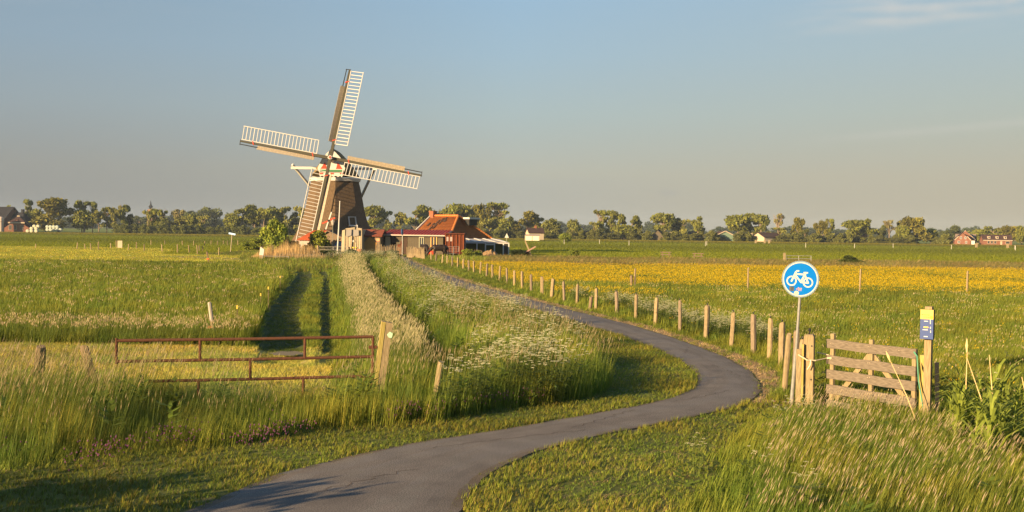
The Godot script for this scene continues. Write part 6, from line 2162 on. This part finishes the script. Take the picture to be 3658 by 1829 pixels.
	part(o, "wall", gable_walls(5, 4.5, 2.4, 3.9), M.pale_wall)
	roof_pair(o, 5, 4.5, 2.4, 3.9, 0.3, M.brown_roof)
	part(o, "chimney", boxmesh(Vector3(0.6, 0.9, 0.6)), M.brick, Vector3(0.3, 4.3, 0))
	o = thing("bungalow", "green gabled bungalow with white verge below the tall tree trio", "house", W(82.5, 0, 430.0), 4.0)
	part(o, "wall", gable_walls(8, 7.4, 2.0, 3.7), mat(0.14, 0.2, 0.14), Vector3(0, 0, -3), Vector3(0, 90, 0))
	for s in [-1.0, 1.0]:
		part(o, "roof", roof_panel(Vector3(0.001 * s, 3.95, 1.3), Vector3(0.001 * s, 3.95, -7.3), Vector3(4.2 * s, 1.95, -7.3), Vector3(4.2 * s, 1.95, 1.3)), M.brown_roof)
		b = MB.new()
		b.beam(Vector3(0, 3.9, 1.36), Vector3(4.2 * s, 1.9, 1.36), 0.1, 0.35)
		part(o, "verge_board", b.mesh(), M.pale_wall)
	o = thing("bungalow", "low grey roofed bungalow with pale gable right of the tall tree trio", "house", W(99.0, 0, 430.0), 30.0)
	part(o, "wall", gable_walls(9, 7, 1.8, 3.4), M.pale_wall)
	roof_pair(o, 9, 7, 1.8, 3.5, 0.4, M.brown_roof)
	o = thing("white_shed", "small cream flat shed between trunks of the tall tree trio", "shed", W(93.0, 0, 436.0))
	part(o, "wall", boxmesh(Vector3(3.2, 3.2, 3)), M.pale_wall, Vector3(0, 1.6, 0))
	o = thing("brick_house", "red brick house with dark roof left of the twin thin trees", "house", W(29.5, 0, 440.0), 6.0)
	part(o, "wall", gable_walls(6, 5, 1.7, 3.2), M.far_brick)
	roof_pair(o, 6, 5, 1.7, 3.2, 0.3, M.slate)
	o = thing("dark_barn", "dark steep barn roof right of the middle clump of trees", "barn", W(57.2, 0, 430.0), 70.0)
	part(o, "wall", gable_walls(6, 5, 1.6, 3.9), M.dark_boards)
	roof_pair(o, 6, 5, 1.6, 4.0, 0.3, M.slate)
	o = thing("cottage", "tiny pink walled cottage seen between trees left of the largest right tree", "house", W(140.5, 0, 445.0), -10.0)
	part(o, "wall", gable_walls(4, 4, 2.4, 3.8), mat(0.5, 0.26, 0.17), Vector3.ZERO, Vector3(0, 90, 0))
	roof_pair(o, 4, 4, 2.4, 3.8, 0.2, mat(0.3, 0.12, 0.06))
	o = thing("pale_bungalow", "pale gabled house behind shrubs left of the green gabled bungalow", "house", W(74.0, 0, 445.0), -6.0)
	part(o, "wall", gable_walls(6, 4.4, 2.6, 3.5), mat(0.5, 0.33, 0.14))
	roof_pair(o, 6, 4.4, 2.6, 3.5, 0.2, M.slate)
	o = thing("barn", "green gabled shed with pale verge left of the solitary tufted tree", "barn", W(64.0, 0, 440.0), 4.0)
	part(o, "wall", gable_walls(6, 5.6, 2.2, 3.5), mat(0.14, 0.2, 0.14), Vector3.ZERO, Vector3(0, 90, 0))
	for s in [-1.0, 1.0]:
		part(o, "roof", roof_panel(Vector3(0.001 * s, 3.7, 3.2), Vector3(0.001 * s, 3.7, -3.2), Vector3(3.2 * s, 2.1, -3.2), Vector3(3.2 * s, 2.1, 3.2)), M.pale_wall)


func plants() -> void:
	var g := [Color(0.132, 0.178, 0.024), Color(0.158, 0.195, 0.026), Color(0.199, 0.220, 0.036), Color(0.132, 0.165, 0.026)]
	var pale := [Color(0.44, 0.36, 0.19), Color(0.52, 0.43, 0.26), Color(0.36, 0.29, 0.14)]
	var dry := [Color(0.46, 0.33, 0.15), Color(0.36, 0.26, 0.12), Color(0.54, 0.4, 0.2)]
	var stem := Color(0.144, 0.190, 0.040)
	grow()
	sow("mown", "mown_grass", tuft(26, 0.055, 0.5, g + [Color(0.2, 0.17, 0.05)], 0.3), M.grass, "short mown verge grass on both sides of the cycle path")
	sow("mowndry", "dry_clippings", tuft(10, 0.05, 1.2, dry, 0.2), M.grass, "dry clippings scattered over the mown verge")
	sow("straw", "straw_litter", tuft(14, 0.06, 1.2, dry, 0.1), M.grass, "dry straw coloured litter along the right edge of the path")
	sow("tall", "tall_grass", tuft(20, 0.05, 0.9, g), M.grass, "tall swaying grass in the foreground and near the ditch")
	sow("fine_tall", "tall_grass", tuft(30, 0.034, 1.0, g + [Color(0.26, 0.26, 0.05)]), M.grass, "tall fine grass of the left foreground thicket")
	sow("tall_far", "tall_grass", tuft(12, 0.085, 0.7, g), M.grass, "tall grass of the verge and ditch banks farther back")
	sow("heads", "seeding_grass", stems(5, 0.018, 0.13, 0.02, 0.4, stem, pale), M.grass, "pale seed heads leaning over the tall grass")
	var wd := MB.new()
	for i in 18:
		var a := rnd.randf() * TAU
		var d := Vector3(cos(a), rnd.randf_range(0.1, 0.8), sin(a)).normalized() * rnd.randf_range(0.15, 0.28)
		var sd := d.cross(Vector3.UP).normalized() * 0.04
		var p := Vector3(0.02 * cos(a), rnd.randf_range(0.1, 1.0), 0.02 * sin(a))
		wd.col = Color(0.13, 0.18, 0.026) * rnd.randf_range(0.75, 1.35)
		wd.quad(p, p + d * 0.45 + sd, p + d, p + d * 0.45 - sd)
	sow("weeds", "leafy_weeds", wd.mesh(), M.grass, "broad leaved weeds mixed into the tall grass", "weeds")
	sow("heads_strip", "seeding_grass", stems(9, 0.02, 0.13, 0.03, 0.6, stem, [Color(0.42, 0.38, 0.19), Color(0.48, 0.43, 0.24), Color(0.34, 0.32, 0.14)]), M.grass, "dense beige seed heads on the bank left of the ditch")
	sow("foxtails", "foxtail_grass", stems(3, 0.016, 0.14, 0.017, 0.35, stem, [Color(0.42, 0.33, 0.2), Color(0.3, 0.23, 0.15), Color(0.5, 0.4, 0.25)]), M.grass, "foxtail grass with pale heads in the right foreground")
	sow("track", "track_grass", tuft(16, 0.07, 0.6, g), M.grass, "short grass in and between the ruts of the cart track")
	sow("hay", "cut_hay_grass", tuft(16, 0.07, 0.8, [Color(0.404, 0.367, 0.080), Color(0.481, 0.428, 0.120), Color(0.289, 0.296, 0.050)]), M.grass, "yellowish cut grass behind the rusty gate")
	sow("meadow", "meadow_grass", tuft(20, 0.06, 0.8, g), M.grass, "left meadow grass just behind the pale cut strip")
	sow("meadow_far", "meadow_grass", tuft(12, 0.09, 0.7, g), M.grass, "left meadow grass stretching to the pale mown field")
	sow("meadow_heads", "meadow_seed_grass", stems(5, 0.025, 0.13, 0.05, 0.4, stem, pale), M.grass, "pale seed tufts dotting the left meadow")
	sow("side", "verge_grass", tuft(18, 0.06, 0.7, g), M.grass, "fresh green grass between the path and the fence posts")
	sow("pasture", "pasture_grass", tuft(20, 0.055, 0.8, g), M.grass, "near pasture grass behind the timber gate")
	sow("pasture_far", "pasture_grass", tuft(12, 0.09, 0.7, g), M.grass, "pasture grass between the timber gate and the buttercups")
	sow("pasture_heads", "pasture_seed_grass", stems(4, 0.02, 0.13, 0.04, 0.4, stem, pale), M.grass, "brownish seed heads in the right pasture")
	sow("butter_grass", "buttercup_meadow_grass", tuft(12, 0.09, 0.7, g), M.grass, "grass under the buttercups of the right meadow")
	sow("buttercup", "buttercups", flowers(9, 0.12, [Color(0.6, 0.42, 0.01), Color(0.54, 0.36, 0.01), Color(0.66, 0.48, 0.018)], stem), M.grass, "yellow buttercups covering the right meadow", "flowers")
	sow("rough", "rough_grass", tuft(14, 0.08, 0.8, [Color(0.26, 0.2, 0.09), Color(0.2, 0.17, 0.055), Color(0.16, 0.15, 0.04)]), M.grass, "brownish rough grass strip behind the buttercups")
	sow("yard", "yard_grass", tuft(14, 0.08, 0.8, g + [Color(0.2, 0.16, 0.06)]), M.grass, "uneven grass and weeds around the farm buildings")
	sow("pale", "mown_field_grass", tuft(12, 0.1, 0.6, [Color(0.431, 0.400, 0.050), Color(0.367, 0.365, 0.045), Color(0.495, 0.446, 0.080)]), M.grass, "bright yellow green mown field on the far left")
	sow("field", "field_grass", tuft(12, 0.1, 0.6, [Color(0.213, 0.235, 0.016), Color(0.240, 0.250, 0.020), Color(0.186, 0.210, 0.016)]), M.grass, "smooth green field grass reaching to the treeline")
	# cow parsley
	var few := 0
	for i in 4400:
		var f := 17.0 * pow(95.0 / 17.0, rnd.randf())
		var x := lerpf(-13.0, 2.2, rnd.randf())
		if zone(x, f) == PARSLEY and noise.get_noise_2d(x * 12.0 + 9.0, f * 12.0) > 0.09 and (f > 24.0 or x > -0.9 + 0.3 * sin(f)):
			put("parsley", x, f, rnd.randf_range(0.7, 1.15), rnd.randf_range(0.85, 1.05), 0.12, Color(1, 1, 1))
	for i in 420:
		var f := rnd.randf_range(27.0, 47.0)
		var x := tab(T_FENCE, f) + absf(rnd.randfn()) * 0.8 + 0.1
		if noise.get_noise_2d(x * 14.0, f * 14.0) > -0.12:
			put("parsley_fence", x, f, rnd.randf_range(0.6, 0.9), rnd.randf_range(0.5, 0.72), 0.12, Color(1, 1, 1))
	for i in 160:
		var f := rnd.randf_range(95.0, 112.0)
		var x := rnd.randf_range(-16.5, -9.5)
		if zone(x, f) == YARD:
			put("parsley", x, f, rnd.randf_range(0.9, 1.3), rnd.randf_range(0.8, 1.0), 0.1, Color(1, 1, 1))
	sow("parsley", "cow_parsley", parsley(12), M.grass, "white flowering cow parsley crowding the verge left of the path", "flowers")
	sow("parsley_fence", "cow_parsley", parsley(10), M.grass, "white cow parsley standing along the pasture fence", "flowers")
	var pm := parsley(9)
	for q in [[4.35, 16.9, 0.55, "in the mown edge below the cycle sign"], [4.75, 17.3, 0.5, "just left under the timber gate"], [5.35, 17.4, 0.5, "under the middle of the timber gate"], [3.9, 16.1, 0.6, "at the left rim of the foxtail grass"], [5.9, 17.1, 0.5, "under the right half of the timber gate"], [2.9, 12.9, 0.55, "low in the right foreground"], [3.2, 11.95, 0.5, "lowest, at the bottom edge"], [7.2, 15.6, 0.95, "tall among the reeds at the right edge"], [7.45, 16.6, 0.95, "behind the reeds at the right edge"], [2.3, 13.6, 0.5, "at the left rim of the long grass, right foreground"]]:
		var o := thing("cow_parsley_plant", "white cow parsley plant %s" % q[3], "wildflower", W(q[0], land(q[0], q[1]), q[1]), rnd.randf() * 360, "single cow parsley plants in the right foreground")
		part(o, "umbel", pm, M.grass)
		o.scale = Vector3(0.7, q[2], 0.7)
	# red clover
	for i in 420:
		var x := rnd.randf_range(-6.6, -2.6)
		var f := tab(T_FRONT, x) + 0.6 * rnd.randfn()
		if noise.get_noise_2d(x * 30.0, f * 30.0) > 0.12:
			put("clover", x, f, 0.22, rnd.randf_range(0.14, 0.3), 0.1, Color(1, 1, 1))
	for i in 60:
		var x := rnd.randf_range(-2.0, 0.6)
		put("clover", x, tab(T_FRONT, x) + rnd.randf_range(-0.1, 0.25), 0.14, rnd.randf_range(0.2, 0.35), 0.1, Color(1, 1, 1))
	for i in 14:
		put("clover", rnd.randf_range(4.3, 4.8), rnd.randf_range(17.9, 18.9), 0.1, 0.2, 0.1, Color(1, 1, 1))
	sow("clover", "red_clover", balls(3, 0.055, [Color(0.25, 0.09, 0.18), Color(0.32, 0.14, 0.24), Color(0.17, 0.06, 0.13)]), M.grass, "purple red clover heads at the foot of the tall grass on the left", "flowers")
	# old reed bed by the garden
	for i in 620:
		var x := rnd.randf_range(-24.5, -17.5)
		var f := rnd.randf_range(102.5, 109.5)
		put("reedbed", x, f, 0.35, rnd.randf_range(0.5, 1.6) * smoothstep(-17.0, -20.5, x) * smoothstep(-25.0, -22.5, x) * (1.0 + 1.2 * noise.get_noise_2d(x * 30.0, f * 30.0)) + 0.25, 0.06, Color(1, 1, 1))
	sow("reedbed", "reed_bed", tuft(7, 0.1, 0.3, [Color(0.5, 0.33, 0.13), Color(0.42, 0.28, 0.12), Color(0.56, 0.4, 0.18)], 0.7), M.grass, "golden dead reeds beside the garden ditch", "reeds")
	# broad-leaved reeds at the right edge
	var leaf_kinds := []
	for v in 3:
		var b := MB.new()
		for i in 9:
			var a := TAU * i / 9.0 + v
			var d := Vector3(cos(a) + 0.5, 0, sin(a) * 0.6).normalized()
			var s := Vector3(-d.z, 0, d.x) * 0.022
			var p0 := Vector3(0, 0.15 + i * 0.085, 0)
			b.col = Color(0.24, 0.29, 0.045) * rnd.randf_range(0.8, 1.25)
			var L := rnd.randf_range(0.28, 0.45)
			var pts := [p0, p0 + d * L * 0.25 + Vector3(0, L * 0.5, 0), p0 + d * L * 0.65 + Vector3(0, L * 0.75, 0), p0 + d * L * 1.05 + Vector3(0, L * 0.6, 0)]
			b.quad(pts[0] - s * 0.5, pts[0] + s * 0.5, pts[1] + s, pts[1] - s)
			b.quad(pts[1] - s, pts[1] + s, pts[2] + s * 0.8, pts[2] - s * 0.8)
			b.tri(pts[2] - s * 0.8, pts[2] + s * 0.8, pts[3])
		b.tube([Vector3.ZERO, Vector3(0.02, 0.95, 0)], [0.007, 0.004], 4)
		leaf_kinds.append(b.mesh())
	for i in 230:
		var x := rnd.randf_range(5.95, 9.3)
		var f := rnd.randf_range(13.8, 17.0)
		if x < 0.40 * f - 0.05:
			continue
		var key := "reedplant%d" % (i % 3)
		put(key, x, f, rnd.randf_range(0.8, 1.1), rnd.randf_range(0.75, 1.15), 0.1, Color(1, 1, 1) * rnd.randf_range(0.8, 1.15))
	for v in 3:
		sow("reedplant%d" % v, "green_reeds", leaf_kinds[v], M.grass, "broad leaved green reeds in the ditch at the right edge, %s growth" % ["upright", "spreading", "drooping"][v], "reeds")
	for q in [[6.78, 16.4, 1.35, 0.0, 0.02, "thin brown one right of the sign post"], [7.0, 15.9, 1.25, -0.42, 0.0, "left one of the forked pair, leaning left"], [7.02, 15.9, 1.3, -0.12, 0.0, "right one of the forked pair"], [7.62, 15.75, 1.62, 0.08, 0.0, "tallest, near the right edge"], [6.3, 16.9, 1.12, -0.5, 0.0, "leaning across the timber gate"], [7.55, 15.8, 1.0, -0.22, 0.0, "short, left of the tallest stalk"]]:
		var b := MB.new()
		b.tube([Vector3.ZERO, Vector3(q[3] * 0.45, q[2] * 0.5, 0), Vector3(q[3], q[2], q[4])], [0.01, 0.008, 0.004], 5)
		if q[2] > 1.3 or q[3] < -0.45:
			b.tube([Vector3(q[3] * 0.96, q[2] * 0.95, 0), Vector3(q[3] * 1.02, q[2] * 1.02, 0), Vector3(q[3] * 1.1, q[2] * 1.1, 0)], [0.006, 0.02, 0.003], 5)
		single("dry_reed_stalk", b.mesh(), M.reedcane, "dry straw coloured reed stalk, %s" % q[5], "reed stalk", W(q[0], 0, q[1]), "dry reed stalks at the right edge")
	# a dock and a few broad weeds
	for q in [[-5.0, 16.4, 0.85, "dock plant with broad leaves before the rusty gate"], [3.15, 11.6, 0.4, "broad leaved dock at the bottom edge of the foxtail grass"], [5.55, 19.9, 0.6, "dark leafy nettles behind the thick gate post"]]:
		var b := MB.new()
		for i in 26:
			var a := rnd.randf() * TAU
			var y := rnd.randf_range(0.1, 0.95)
			var d := Vector3(cos(a), rnd.randf_range(0.2, 0.9), sin(a)).normalized() * 0.22
			var s := d.cross(Vector3.UP).normalized() * 0.045
			var p := Vector3(0.02 * cos(a), y * 0.9, 0.02 * sin(a))
			b.col = Color(0.11, 0.14, 0.022) * rnd.randf_range(0.8, 1.3)
			b.quad(p, p + d * 0.4 + s, p + d, p + d * 0.4 - s)
		b.tube([Vector3.ZERO, Vector3(0.02, 0.95, 0)], [0.012, 0.006], 5)
		var o := single("dock_plant", b.mesh(), M.grass, q[3], "weed", W(q[0], 0, q[1]))
		o.scale = Vector3(1, q[2], 1)
